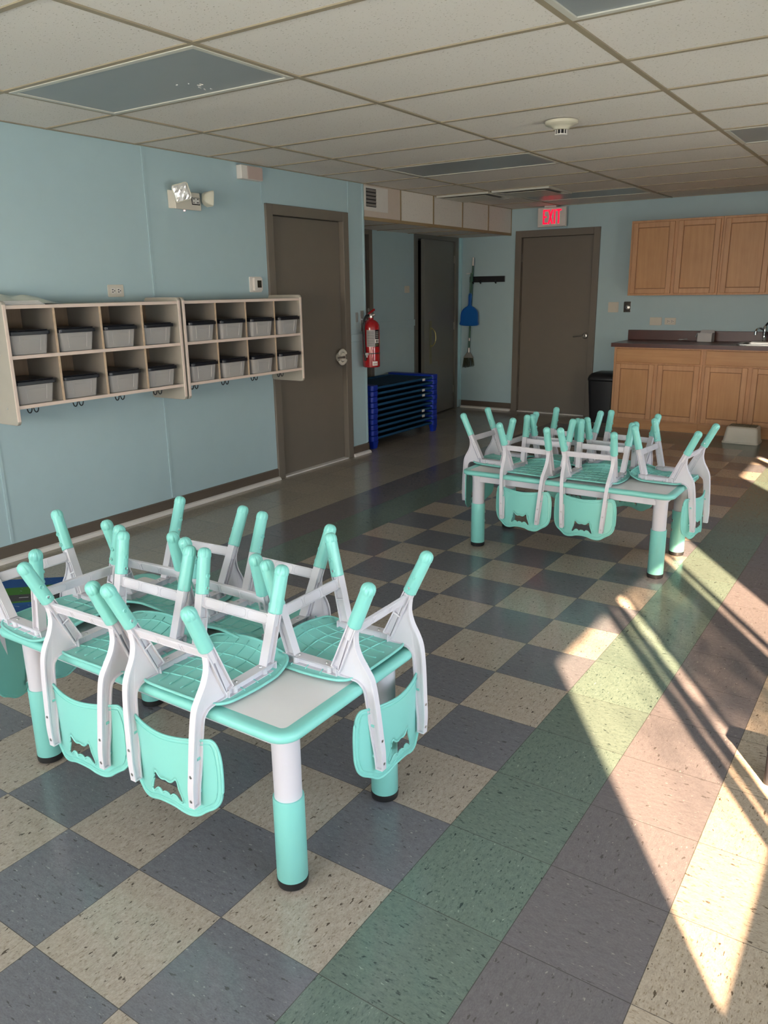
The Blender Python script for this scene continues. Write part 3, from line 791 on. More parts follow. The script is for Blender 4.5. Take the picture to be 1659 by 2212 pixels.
def make_bin(label, group):
    """clear shoe-box bin: front face towards +x, origin at the bottom centre"""
    t = thing('storage_bin', label, 'storage bin', (0, 0, 0), 0, group)
    hx, hy, H = .140, .112, .112
    m = MB(); lo = ccw(rrect(-hx+.02, hx-.012, -hy+.012, hy-.012, .02, 4)); hi = ccw(rrect(-hx, hx, -hy, hy, .022, 4)); n = len(lo)
    a = [m.b.verts.new((p[0], p[1], .001)) for p in lo]; c = [m.b.verts.new((p[0], p[1], H)) for p in hi]; m.b.faces.new(a[::-1])
    for k in range(n): m.b.faces.new((a[k], a[(k+1) % n], c[(k+1) % n], c[k]))
    ins = [m.b.verts.new((p[0]*.985, p[1]*.985, .003)) for p in lo]; ins2 = [m.b.verts.new((p[0]*.985, p[1]*.98, H)) for p in hi]; m.b.faces.new(ins)
    for k in range(n): m.b.faces.new((ins[(k+1) % n], ins[k], ins2[k], ins2[(k+1) % n])); m.b.faces.new((c[k], c[(k+1) % n], ins2[(k+1) % n], ins2[k]))
    m.tube([(hx-.0015, -.045, .078), (hx-.0015, .045, .078)], .0018, 6); m.tube([(hx-.008, .055, .02), (hx-.002, .062, .095)], .0016, 6); m.tube([(hx-.008, -.055, .02), (hx-.002, -.062, .095)], .0016, 6)
    m.build('bin_body', 'clear', t, smooth=True)
    m = MB(); P = ccw(rrect(-hx-.006, hx+.012, -hy-.009, hy+.009, .024, 5)); m.prism(P, H-.010, H+.010); m.prism(inset(P, .012), H+.010, H+.016)
    m.build('bin_lid', 'lid', t, bevel=.003)
    return t
GB = 'clear bins with black lids in the cubbies'
ords = ['first', 'second', 'third', 'fourth']
bin0 = make_bin('x', GB); first = True
for u, (ya, yb, divs, nm) in enumerate(((1.277, 2.418, (1.553, 1.848, 2.142), 'left'), (2.477, 3.608, (2.749, 3.034, 3.330), 'right'))):
    ed = [ya]+list(divs)+[yb]
    for row, (z, rn) in enumerate(((1.1742, 'upper'), (.9152, 'lower'))):
        for c in range(4):
            yc = (ed[c]+ed[c+1])/2-(.012 if u == 0 else 0); yc = max(yc, ed[c]+.1275)
            xo = WL+.158+random.uniform(-.006, .008)+(.018 if u else 0)
            lab = 'clear black-lidded bin, %s row of %s cubby shelf, %s from left' % (rn, nm, ords[c])
            rz = random.uniform(-.012, .012)
            if first: bin0.location = (xo, yc, z); bin0.rotation_euler = (0, 0, rz); bin0['label'] = lab; first = False
            else: dup(bin0, (xo, yc, z), rz, lab)
# loose bag of paper on the left cubby
m = MB(); NX, NY = 14, 26
def hb(u, v):
    e = min(1, min(u, 1-u, v*1.0, (1-v)*.55)*6.5)
    return (.006+.066*e*(1-.72*v)+.010*math.sin(7*v+3*u)*e+.006*math.sin(19*v-11*u)*e)
for s_ in (0, 1):
    gr_ = [[m.b.verts.new((WL+.012+.27*(i/NX)-.03*math.sin(3*j/NY), 1.235+.40*(j/NY)**1.0+.02*math.sin(5*i/NX), 1.4300+(hb(i/NX, j/NY) if s_ else .0005))) for j in range(NY+1)] for i in range(NX+1)]
    for i in range(NX):
        for j in range(NY): m.b.faces.new((gr_[i][j], gr_[i+1][j], gr_[i+1][j+1], gr_[i][j+1]) if s_ else (gr_[i][j], gr_[i][j+1], gr_[i+1][j+1], gr_[i+1][j]))
o = m.build('plastic_bag', simple('cloudy plastic film', (.50, .53, .46, 1), .25, var=.25, bump=.3, bscale=30), world=True, smooth='all')
tag(o, 'crumpled cloudy plastic bag of papers lying on top of the left cubby shelf', 'plastic bag')
m = MB()
for k in range(5): m.box(WL+.06, WL+.285-k*.004, 1.262+k*.003, 1.52-k*.006, 1.4292+k*.0045, 1.4325+k*.0045)
tag(m.build('paper_stack', 'paper', world=True), 'thin stack of cream papers under the plastic bag on the left cubby shelf', 'paper stack')

def plate(name, label, cat, ax, c, sgn, a, z, wa, hz, th=.006, mat='ivory', group=None):
    loc = (c, a, z-hz/2) if ax == 'x' else (a, c, z-hz/2)
    t = thing(name, label, cat, loc, 0, group); P = ccw(rrect(a-wa/2, a+wa/2, z-hz/2, z+hz/2, .006, 3))
    m = MB(); m.prism(P, 0, th, (lambda p, q, s: (c+sgn*s, p, q)) if ax == 'x' else (lambda p, q, s: (p, c+sgn*s, q)))
    m.build('cover_plate', mat, t, world=True, bevel=.002); return t
def dots(t, name, ax, c, sgn, lst, mat='black', th=.0072):
    m = MB()
    for a, z, wa, hz in lst:
        p = (c+sgn*(th-.002)); q = c+sgn*th
        if ax == 'x': m.box(min(p, q), max(p, q), a-wa/2, a+wa/2, z-hz/2, z+hz/2)
        else: m.box(a-wa/2, a+wa/2, min(p, q), max(p, q), z-hz/2, z+hz/2)
    return m.build(name, mat, t, world=True)
def outlet(label, ax, c, sgn, a, z, group=None):
    t = plate('wall_outlet', label, 'outlet', ax, c, sgn, a, z, .118, .074, group=group)
    for s_ in (-1, 1):
        f = dots(t, 'receptacle', ax, c, sgn, [(a+s_*.022, z, .030, .032)], 'offwhite', .0080)
        dots(f, 'slots', ax, c, sgn, [(a+s_*.022-.004, z+.007, .011, .005), (a+s_*.022-.004, z-.007, .011, .005), (a+s_*.022+.010, z, .006, .007)], 'black', .0086)
    return t
outlet('horizontal beige duplex outlet on the blue wall above the left cubby shelf', 'x', WL, 1, 2.206, 1.496)
# thermostat
t = plate('thermostat', 'white square thermostat with dark display on the blue wall beside the brown door', 'thermostat', 'x', WL, 1, 3.474, 1.530, .128, .112, .008, 'offwhite')
m = MB(); m.prism(ccw(rrect(3.438, 3.528, 1.484, 1.578, .008, 3)), .008, .028, lambda p, q, s: (WL+s, p, q)); bd_ = m.build('housing', 'offwhite', t, world=True, bevel=.003)
dots(bd_, 'display', 'x', WL, 1, [(3.492, 1.533, .044, .052)], 'screen', .0292)
# beige strobe/chime box high on the wall
t = thing('wall_chime', 'small white and pink beige box high on the blue wall, close under the ceiling', 'wall box', (WL, 3.45, 2.255))
m = MB(); m.box(WL, WL+.05, 3.345, 3.565, 2.252, 2.345); m.build('housing', 'offwhite', t, world=True, bevel=.004)
m = MB(); m.box(WL+.05, WL+.056, 3.405, 3.560, 2.256, 2.340); m.build('front_grille', simple('pink beige grille', (.52, .40, .36, 1), .6, bump=.8, bscale=900), t, world=True, bevel=.002)
# emergency light
t = thing('emergency_light', 'beige twin-head emergency light on the blue wall left of the brown door', 'emergency light', (WL, 2.82, 2.0))
m = MB(); m.hexa([(WL, 2.69, 2.012), (WL+.062, 2.70, 2.006), (WL+.062, 2.925, 2.006), (WL, 2.945, 2.012)], [(WL, 2.69, 2.125), (WL+.052, 2.70, 2.118), (WL+.052, 2.925, 2.118), (WL, 2.945, 2.125)])
m.build('housing', 'ivory', t, world=True, bevel=.004)
m = MB(); m.box(WL+.056, WL+.060, 2.845, 2.915, 2.040, 2.086); b_ = m.build('label_border', 'black', t, world=True)
m = MB(); m.box(WL+.060, WL+.0615, 2.850, 2.910, 2.047, 2.083); m.build('label', 'paper', b_, world=True)
for k, (a, z, w_) in enumerate(((2.862, 2.077, .014), (2.897, 2.077, .014), (2.860, 2.054, .008), (2.895, 2.055, .018))): B(WL+.0615, WL+.0622, a-w_/2, a+w_/2, z-.003, z+.003).build('print_mark', 'black', b_, world=True)
MB().cyl((WL+.03, 2.800, 2.006), (WL+.03, 2.800, 1.999), .006, n=12).build('indicator', 'led', t, world=True)
def lamp_head(cy, cz, cx, dirv, roll, sz):
    """faceted square reflector in a cup"""
    q = Vector(dirv).to_track_quat('Z', 'Y').to_matrix() @ Matrix.Rotation(roll, 3, 'Z'); c0 = Vector((cx, cy, cz)); m = MB()
    prof = [(.012, -.055), (sz*.62, -.045), (sz*.92, -.022), (sz, 0)]
    rings = []
    for r, h in prof:
        P = ccw(rrect(-r, r, -r, r, r*.28, 4)); rings.append([m.b.verts.new(c0+q@Vector((a, b, h))) for a, b in P])
    for a, b in zip(rings, rings[1:]):
        for k in range(len(a)): m.b.faces.new((a[k], a[(k+1) % len(a)], b[(k+1) % len(a)], b[k]))
    m.b.faces.new(rings[0][::-1]); m.b.faces.new(rings[-1])
    m.tube([v.co.copy() for v in rings[-1]], .003, 6, True)
    h = m.build('lamp_head', simple('lamp head plastic', (.62, .60, .50, 1), .35), t, world=True, smooth=True)
    m = MB(); N = 7; g_ = [[m.b.verts.new(c0+q@Vector(((i/N*2-1)*sz*.93, (j/N*2-1)*sz*.93, .002+(.010*random.random() if 0 < i < N and 0 < j < N else 0)))) for j in range(N+1)] for i in range(N+1)]
    for i in range(N):
        for j in range(N): m.b.faces.new((g_[i][j], g_[i+1][j], g_[i+1][j+1])); m.b.faces.new((g_[i][j], g_[i+1][j+1], g_[i][j+1]))
    m.build('reflector_lens', 'ivory_reflector', h, world=True)
lamp_head(2.728, 2.105, WL+.095, (1, -.75, -.10), R(16), .052)
lamp_head(2.985, 2.085, WL+.085, (.25, 1, -.1), R(0), .048)

# ---------------------------------------------------------------- fire extinguisher
EX, EY = WL+.105, 4.835
t = thing('fire_extinguisher', 'red fire extinguisher hanging on the blue wall corner right of the brown door', 'fire extinguisher', (EX, EY, .80))
r = .078
m = MB(); m.lathe([(r*.92, 0), (r, .006), (r, .345), (r*.96, .368), (r*.8, .392), (r*.52, .410), (.022, .418), (.020, .432), (0, .432)], (EX, EY, .808), (0, 0, 1), 40)
tank = m.build('tank', 'red', t, world=True, smooth=True)
def wrap(a0, a1, z0, z1, off, mat, name, par):
    m = MB(); N = 10; ro = r+off
    p = [(EX+ro*math.cos(a0+(a1-a0)*k/N), EY+ro*math.sin(a0+(a1-a0)*k/N)) for k in range(N+1)]
    for (x0, y0), (x1, y1) in zip(p, p[1:]): m.b.faces.new([m.b.verts.new(v) for v in ((x0, y0, z0), (x1, y1, z0), (x1, y1, z1), (x0, y0, z1))])
    return m.build(name, mat, par, world=True)
wrap(R(-86), R(-28), .99, 1.137, .0008, simple('label silver', (.35, .33, .32, 1), .4), 'label', tank)
wrap(R(-28), R(6), .99, 1.137, .0008, 'black', 'label', tank)
wrap(R(-30), R(4), 1.022, 1.056, .0014, 'paper', 'label', tank)
for a in (-18, -6): wrap(R(a-4), R(a+3), 1.027, 1.050, .0018, 'black', 'label_print', tank)
for k in range(9): wrap(R(-80), R(-36), 1.004+k*.014, 1.009+k*.014, .0014, simple('label print grey', (.12, .11, .11, 1), .6) if k == 0 else bpy.data.materials['label print grey'], 'label_print', tank)
for k in range(4): wrap(R(-24), R(0), 1.070+k*.015, 1.076+k*.015, .0014, bpy.data.materials['label silver'], 'label_print', tank)
wrap(R(-22), R(-2), .998, 1.012, .0014, 'brass', 'label_print', tank)
wrap(R(-48), R(-12), .825, .862, .0010, 'paper', 'inspection_tag', tank)
wrap(R(-44), R(-16), .838, .843, .0014, 'red', 'label_print', tank)
m = MB(); m.lathe([(r+.002, 0), (r+.002, .008)], (EX, EY, .928), (0, 0, 1), 40); m.build('strap_band', 'black', tank, world=True, smooth=True)
m = MB(); m.cyl((EX, EY, 1.236), (EX, EY, 1.262), .018); m.box(EX-.016, EX+.016, EY-.03, EY+.025, 1.258, 1.275); m.cyl((EX+.012, EY+.01, 1.262), (EX+.034, EY+.02, 1.268), .011)
m.build('valve', 'satin', t, world=True, bevel=.002)
m = MB(); m.hexa([(EX-.012, EY-.045, 1.270), (EX+.012, EY-.045, 1.270), (EX+.012, EY+.055, 1.300), (EX-.012, EY+.055, 1.300)], [(EX-.010, EY-.02, 1.285), (EX+.010, EY-.02, 1.285), (EX+.010, EY+.055, 1.318), (EX-.010, EY+.055, 1.318)])
m.build('lever', 'red', t, world=True, bevel=.003)
m = MB(); m.tube([(EX, EY-.035+.010*math.cos(a), 1.308+.013*math.sin(a)) for a in [2*pi*k/14 for k in range(14)]], .0018, 6, True); m.build('safety_pin', 'satin', t, world=True)
m = MB(); m.tube(catmull([(EX, EY-.03, 1.262), (EX-.005, EY-.065, 1.255), (EX-.01, EY-.092, 1.20), (EX-.012, EY-.094, 1.08), (EX-.008, EY-.090, .95), (EX-.004, EY-.086, .87)], 7), .0105, 10)
hz = m.build('hose', 'black_rubber', t, world=True, smooth='all')
m = MB(); m.cyl((EX+.012, EY-.088, .935), (EX+.012, EY-.088, .898), .009, .006); m.box(EX+.002, EX+.022, EY-.096, EY-.076, .918, .938); m.build('hose_clip', 'paper', hz, world=True)
m = MB(); m.box(WL, WL+.012, EY-.02, EY+.02, 1.12, 1.30); m.box(WL, WL+.05, EY-.012, EY+.012, 1.22, 1.232); m.build('wall_bracket', 'steel', t, world=True)
plate('key_switch', 'small grey switch plate on the blue wall strip above the fire extinguisher hose', 'switch', 'x', WL, 1, 4.765, 1.245, .035, .085, .006, simple('grey plate', (.32, .33, .33, 1), .5))

# ---------------------------------------------------------------- stack of nap cots
CX0, CX1, CY0, CY1 = -3.885, -3.300, 5.01, 6.25
def make_cot(feet, label):
    t = thing('nap_cot', label, 'cot', (0, 0, 0), 0, 'stack of blue nap cots')
    hx, hy, H = (CX1-CX0)/2, (CY1-CY0)/2, .052
    for sy in (-1, 1):
        m = MB(); P = ccw(rrect(-hx, hx, -.055, .055, .03, 4)); y = sy*(hy-.055)
        m.prism([(a, b+y) for a, b in P], .004, H-.001); m.prism([(a*.985, b*.94+y) for a, b in P], 0, .006)
        if feet:
            for sx in (-1, 1): m.hexa([(sx*(hx-.03)-.018, y-.03, -.075), (sx*(hx-.03)+.018, y-.03, -.075), (sx*(hx-.03)+.018, y+.03, -.075), (sx*(hx-.03)-.018, y+.03, -.075)], [(sx*(hx-.03)-.028, y-.045, 0), (sx*(hx-.03)+.028, y-.045, 0), (sx*(hx-.03)+.028, y+.045, 0), (sx*(hx-.03)-.028, y+.045, 0)])
        m.build('end_frame', 'blue_cot', t, bevel=.004)
    m = MB()
    for sx in (-1, 1): m.tube([(sx*(hx-.022), -hy+.1, .022), (sx*(hx-.022), hy-.1, .022)], .0125, 10)
    m.build('side_rail', 'blue_sheet', t, smooth=True)
    m = MB(); NX, NY = 6, 14
    g_ = [[m.b.verts.new((-hx+.02+(2*hx-.04)*i/NX, -hy+.09+(2*hy-.18)*j/NY, .034-.012*math.sin(pi*i/NX)*math.sin(pi*j/NY))) for j in range(NY+1)] for i in range(NX+1)]
    for i in range(NX):
        for j in range(NY): m.b.faces.new((g_[i][j], g_[i+1][j], g_[i+1][j+1], g_[i][j+1]))
    r_ = bmesh.ops.solidify(m.b, geom=m.b.faces[:], thickness=.003)
    m.build('sheet', 'blue_sheet', t, smooth='all')
    return t
cx, cy = (CX0+CX1)/2, (CY0+CY1)/2
cotA = make_cot(True, 'blue nap cot at the very bottom of the stack, standing on the floor on feet')
cotA.location = (cx, cy, .075)
cotB = make_cot(False, 'x')
posn = ['second', 'third', 'fourth', 'fifth', 'sixth', 'seventh', 'eighth', 'ninth']
labels_on = {1, 2, 5, 7, 8}
for k in range(9):
    z = .075+.0535*(k+1)
    lab = 'topmost blue nap cot in the stack by the alcove' if k == 8 else 'blue nap cot in the stack by the alcove, %s from the bottom' % posn[k]
    if k == 0: c = cotB; c.location = (cx, cy, z); c['label'] = lab
    else: c = dup(cotB, (cx+random.uniform(-.003, .003), cy+random.uniform(-.003, .003), z), 0, lab)
    if k in (1, 2, 5, 6, 8):
        m = MB(); m.box(hx_ := (CX1-CX0)/2-.006, hx_+.002, .30, .35, .006, .030)
        m.build('name_sticker', 'paper', c)
# ---------------------------------------------------------------- alcove and back wall
t = plate('light_switch', 'beige light switch on the alcove wall left of the open grey door', 'switch', 'x', WA, 1, 6.68, 1.478, .10, .075)
dots(t, 'toggle', 'x', WA, 1, [(6.68, 1.478, .02, .012)], 'ivory', .014)
# tool rack, broom and dustpan
t = thing('tool_rack', 'black wall rack for brooms on the blue back wall left of the exit door', 'tool rack', (-3.58, WB, 1.545))
m = MB(); m.box(-3.815, -3.345, WB-.022, WB, 1.548, 1.618); m.build('rack_bar', 'black', t, world=True, bevel=.003)
for x in (-3.765, -3.665, -3.46):
    m = MB(); m.tube([(x, WB-.02, 1.57), (x, WB-.045, 1.555), (x+.02, WB-.055, 1.535)], .009, 8); m.build('rack_hook', 'black', t, world=True)
t = thing('broom', 'broom with green pole and grey head hanging behind the blue dustpan on the back wall', 'broom', (-3.785, WB-.04, .51))
m = MB(); m.cyl((-3.758, WB-.045, 1.75), (-3.800, WB-.045, .72), .0115, n=12); m.build('pole', 'green_pole', t, world=True, smooth=True)
m = MB(); m.cyl((-3.755, WB-.045, 1.84), (-3.758, WB-.045, 1.745), .0125, n=12); m.build('grip', 'offwhite', t, world=True, smooth=True)
m = MB(); m.cyl((-3.793, WB-.045, .88), (-3.7945, WB-.045, .845), .0135, n=12); m.cyl((-3.7985, WB-.045, .76), (-3.80, WB-.045, .70), .016, n=12); m.build('ferrule', 'satin', t, world=True, smooth=True)
m = MB(); m.hexa([(-3.872, WB-.065, .635), (-3.737, WB-.065, .635), (-3.737, WB-.02, .635), (-3.872, WB-.02, .635)], [(-3.822, WB-.058, .705), (-3.782, WB-.058, .705), (-3.782, WB-.028, .705), (-3.822, WB-.028, .705)])
m.build('broom_head', simple('grey broom cap', (.22, .22, .21, 1), .4), t, world=True, bevel=.006)
m = MB()
for k in range(46):
    u = random.uniform(-1, 1); v = random.uniform(-1, 1); x = -3.804+u*.062; m.cyl((x, WB-.043+v*.016, .64), (x+u*.020+random.uniform(-.004, .004), WB-.043+v*.024, .520+random.uniform(-.008, .010)+.01*u), .0034, .0020, 5)
tag(m.build('bristles', 'bristle', t, world=True), kind='stuff')
t = thing('dustpan', 'blue long-handled dustpan hanging in front of the green broom pole', 'dustpan', (-3.79, WB-.07, 1.03))
prof = [(-.092, 0), (.092, 0), (.098, .05), (.096, .12), (.082, .165), (.052, .195), (.024, .212), (.016, .235), (.014, .34), (-.014, .34), (-.016, .235), (-.024, .212), (-.052, .195), (-.082, .165), (-.096, .12), (-.098, .05)]
P = ccw(catmull(prof, 3, True)); ang = R(-2)
fo = lambda a, b, s: (-3.782+a*1.22*math.cos(ang)+b*.035, WB-.073-s, 1.035+b*1.1+a*math.sin(ang)*0)
m = MB(); m.prism(P, 0, .006, fo); m.ring(P, inset(P, .007), .004, .024, fo); m.build('pan', 'blue_pan', t, world=True, bevel=.002)
m = MB(); m.cyl((-3.775, WB-.078, 1.40), (-3.762, WB-.078, 1.66), .011, n=12); m.build('pole', 'green_pole', t, world=True, smooth=True)
m = MB(); m.box(-3.825, -3.765, WB-.085, WB-.07, 1.648, 1.658); m.build('wire_clip', 'paper', t, world=True)
# exit sign
t = thing('exit_sign', 'lit red and white EXIT sign on the back wall above the brown door', 'exit sign', (-2.76, WB, 2.14))
m = MB(); m.box(-2.93, -2.60, WB-.045, WB, 2.155, 2.335); m.build('back_box', simple('dark sign housing', (.13, .15, .155, 1), .5), t, world=True, bevel=.012)
m = MB(); m.box(-2.915, -2.578, WB-.095, WB-.045, 2.139, 2.346); fc = m.build('face_plate', 'offwhite', t, world=True, bevel=.006)
m = MB(); m.box(-2.83, -2.69, WB-.11, WB-.04, 2.346, 2.364); m.build('canopy', 'offwhite', t, world=True, bevel=.003)
def letter(segs): 
    m = MB(); y = WB-.095
    for (x0, z0, x1, z1, w_) in segs:
        d = Vector((x1-x0, z1-z0)); n_ = Vector((-d.y, d.x)).normalized()*w_/2
        m.hexa([(x0-n_.x, y-.002, z0-n_.y), (x1-n_.x, y-.002, z1-n_.y), (x1-n_.x, y+.001, z1-n_.y), (x0-n_.x, y+.001, z0-n_.y)], [(x0+n_.x, y-.002, z0+n_.y), (x1+n_.x, y-.002, z1+n_.y), (x1+n_.x, y+.001, z1+n_.y), (x0+n_.x, y+.001, z0+n_.y)])
    m.build('letter', 'exit_red', fc, world=True)
zb, zt, sw = 2.168, 2.322, .019
x = -2.850; letter([(x+.01, zb, x+.01, zt, sw), (x+.012, zt-.0085, x+.056, zt-.0085, .017), (x+.012, zb+.0085, x+.056, zb+.0085, .017), (x+.012, (zb+zt)/2, x+.046, (zb+zt)/2, .017)])
x = -2.788; letter([(x+.006, zb, x+.052, zt, sw), (x+.052, zb, x+.006, zt, sw)])
x = -2.722; letter([(x+.012, zb, x+.012, zt, sw)])
x = -2.694; letter([(x+.032, zb, x+.032, zt, sw), (x, zt-.0085, x+.064, zt-.0085, .017)])
# switches and outlets above the counter
t = plate('light_switch', 'beige double light switch plate right of the back door', 'switch', 'y', WB, -1, -2.004, 1.252, .118, .112)
dots(t, 'toggle', 'y', WB, -1, [(-2.03, 1.25, .010, .022), (-1.98, 1.25, .010, .022)], 'ivory', .014)
t = plate('key_switch', 'steel key switch plate with dark keyhole between the light switch and the cabinet', 'switch', 'y', WB, -1, -1.846, 1.255, .080, .115, .008, 'chrome')
m = MB(); m.lathe([(.027, 0), (.026, .008), (.018, .012), (0, .012)], (-1.846, WB-.008, 1.25), (0, -1, 0), 20); k_ = m.build('collar', 'satin', t, world=True, smooth=True)
MB().cyl((-1.846, WB-.020, 1.25), (-1.846, WB-.0215, 1.25), .007).build('keyhole', 'black', k_, world=True)
plate('blank_plate', 'blank beige cover plate on the blue wall under the upper cabinets', 'cover plate', 'y', WB, -1, -1.524, 1.102, .128, .085, .008, 'ivory')
outlet('beige duplex outlet on the blue wall above the counter backsplash', 'y', WB, -1, -1.369, 1.104)
# ---------------------------------------------------------------- kitchen cabinets
YF, YU = 7.35, 7.61
def shaker(par, x0, x1, z0, z1, yf, name='door'):
    m = MB(); f = .052; th = .020
    for a, b, c, d in ((x0, x0+f, z0, z1), (x1-f, x1, z0, z1), (x0+f, x1-f, z0, z0+f), (x0+f, x1-f, z1-f, z1)): m.box(a, b, yf-th, yf-.0005, c, d)
    fr_ = m.build(name, 'maple_frame', par, world=True, bevel=.005)
    m = MB(); m.box(x0+f, x1-f, yf-th+.013, yf-.001, z0+f, z1-f); m.build('door_panel', 'maple', fr_, world=True)
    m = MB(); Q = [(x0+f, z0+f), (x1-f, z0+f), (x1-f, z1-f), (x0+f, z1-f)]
    m.ring(Q, inset(Q, .005), -.0005, .001, lambda a, b, s: (a, yf-th+.013-s, b)); m.build('panel_shadow_bead', 'bead', fr_, world=True)  # dark ring paints the shade line around the recessed panel
    return fr_
places = ['leftmost, next to the brown door', 'second from the left', 'third from the left, past the photo edge']
for u in range(3):
    x0 = -1.758+.905*u; x1 = x0+.905
    t = thing('wall_cabinet', 'maple upper wall cabinet, '+['left end of the row near the exit door', 'middle of the row above the sink', 'right end of the row past the photo edge'][u], 'cabinet', ((x0+x1)/2, WB, 1.38), 0, 'upper maple cabinets')
    m = MB(); m.box(x0+.001, x1-.001, YU, WB, 1.38, 2.128); m.build('carcass', 'maple_frame', t, world=True, bevel=.002)
    shaker(t, x0+.025, x0+.445, 1.398, 2.108, YU); shaker(t, x0+.480, x0+.885, 1.398, 2.108, YU)
    x0 = -1.775+.904*u; x1 = x0+.904
    t = thing('base_cabinet', 'maple base cabinet, '+['left end of the row beside the black bin', 'under the sink behind the step stool', 'right end of the row past the photo edge'][u], 'cabinet', ((x0+x1)/2, 7.6, 0), 0, 'lower maple cabinets')
    m = MB(); m.box(x0+.001, x1-.001, YF, WB-.001, .10, .70); m.box(x0, x1, YF, YF+.02, .70, .862); m.box(x0+.001, x0+.02, YF+.02, WB-.001, .70, .862); m.box(x1-.02, x1-.001, YF+.02, WB-.001, .70, .862); m.build('carcass', 'maple_frame', t, world=True, bevel=.002)
    m = MB(); m.box(x0+.001, x1-.001, YF+.035, WB-.014, 0, .10); m.build('toe_kick', 'maple_x', t, world=True)
    m = MB(); m.box(x0+.030, x1-.022, YF-.019, YF-.0005, .706, .845); m.build('drawer_front', 'maple_x', t, world=True, bevel=.004)
    shaker(t, x0+.030, x0+.430, .115, .688, YF); shaker(t, x0+.470, x0+.882, .115, .688, YF)
t = thing('countertop', 'dark red-brown laminate countertop with backsplash along the back wall', 'countertop', (-.45, 7.6, .862))
m = MB()
SX0, SX1, SY0, SY1 = -.585, .25, 7.43, 7.80
for a, b, c, d in ((-1.80, SX0, YF-.045, WB), (SX1, .96, YF-.045, WB), (SX0, SX1, YF-.045, SY0), (SX0, SX1, SY1, WB)): m.box(a, b, c, d, .862, .902)
bmesh.ops.remove_doubles(m.b, verts=m.b.verts[:], dist=1e-5)
m.build('counter_slab', 'counter', t, world=True)
m = MB(); m.box(-1.812, .96, WB-.02, WB, .902, 1.008); m.build('backsplash', 'counter', t, world=True, bevel=.003)
t = thing('sink', 'stainless steel drop-in sink in the dark countertop', 'sink', (-.17, 7.6, .90))
m = MB(); P = ccw(rrect(-.60, .265, 7.415, 7.815, .05, 6)); Q = ccw(rrect(-.55, .215, 7.46, 7.72, .05, 6)); fz_ = lambda a, b, s: (a, b, s)
m.ring(P, Q, .9025, .912, fz_)
lo = [(a*.93-.012, 7.59+(b-7.59)*.9) for a, b in Q]; n = len(Q)
A_ = [m.b.verts.new((a, b, .905)) for a, b in Q]; B_ = [m.b.verts.new((a, b, .74)) for a, b in lo]
for k in range(n): m.b.faces.new((A_[k], A_[(k+1) % n], B_[(k+1) % n], B_[k]))
m.b.faces.new(B_); m.build('basin', 'satin', t, world=True, smooth=True)
t = thing('faucet', 'chrome kitchen faucet with side spray standing behind the sink', 'faucet', (-.39, 7.765, .912))
m = MB(); m.lathe([(.026, 0), (.026, .01), (.018, .02), (.016, .07), (.020, .10), (.020, .14), (.012, .165), (0, .17)], (-.395, 7.765, .912), (0, 0, 1), 20)
m.build('body', 'chrome', t, world=True, smooth=True)
m = MB(); m.tube(catmull([(-.395, 7.765, 1.03), (-.43, 7.70, 1.055), (-.445, 7.64, 1.05), (-.45, 7.60, 1.03), (-.45, 7.585, 1.0)], 5), .010, 10); m.cyl((-.45, 7.585, 1.03), (-.45, 7.585, .995), .014); m.build('spout', 'chrome', t, world=True, smooth=True)
m = MB(); m.tube([(-.395, 7.765, 1.07), (-.375, 7.755, 1.10), (-.345, 7.74, 1.125)], .009, 8); m.build('handle', 'black', t, world=True, smooth=True)
m = MB(); m.box(-.51, -.15, 7.735, 7.800, .9122, .920); m.build('deck_plate', 'satin', t, world=True, bevel=.003)
t = thing('cardboard_box', 'small open white cardboard box on the dark countertop against the backsplash', 'box', (-.955, 7.80, .9022))
m = MB(); bx0, bx1, by0, by1 = -1.035, -.885, 7.74, 7.86
for a, b, c, d in ((bx0, bx0+.004, by0, by1), (bx1-.004, bx1, by0, by1), (bx0, bx1, by0, by0+.004), (bx0, bx1, by1-.004, by1)): m.box(a, b, c, d, .9022, .995)
m.box(bx0, bx1, by0, by1, .9022, .906); m.build('box_body', 'card', t, world=True)
m = MB(); m.hexa([(bx0, by1-.004, .993), (bx1, by1-.004, .993), (bx1, by1, .995), (bx0, by1, .995)], [(bx0+.012, by1+.01, 1.018), (bx1-.012, by1+.01, 1.018), (bx1-.012, by1+.012, 1.02), (bx0+.012, by1+.012, 1.02)])
m.hexa([(bx0-.004, by0, .992), (bx0, by0, .992), (bx0, by1, .992), (bx0-.004, by1, .992)], [(bx0-.016, by0+.01, .955), (bx0-.012, by0+.01, .955), (bx0-.012, by1-.01, .955), (bx0-.016, by1-.01, .955)])
m.build('box_flap', 'card', t, world=True)
m = MB(); random.seed(3)
pts = [Vector((-1.24+.02*k+random.uniform(-.006, .006), 7.80+random.uniform(-.02, .02), .912+random.uniform(0, .018))) for k in range(6)]
m.tube(catmull(pts, 4), .006, 6, flat=.5); m.tube(catmull([p+Vector((.01, .012, .004)) for p in pts[::2]], 4), .005, 6)
tag(m.build('crumpled_wrapper', 'clear', world=True, smooth='all'), 'small crumpled clear wrapper on the dark countertop left of the white box', 'wrapper')
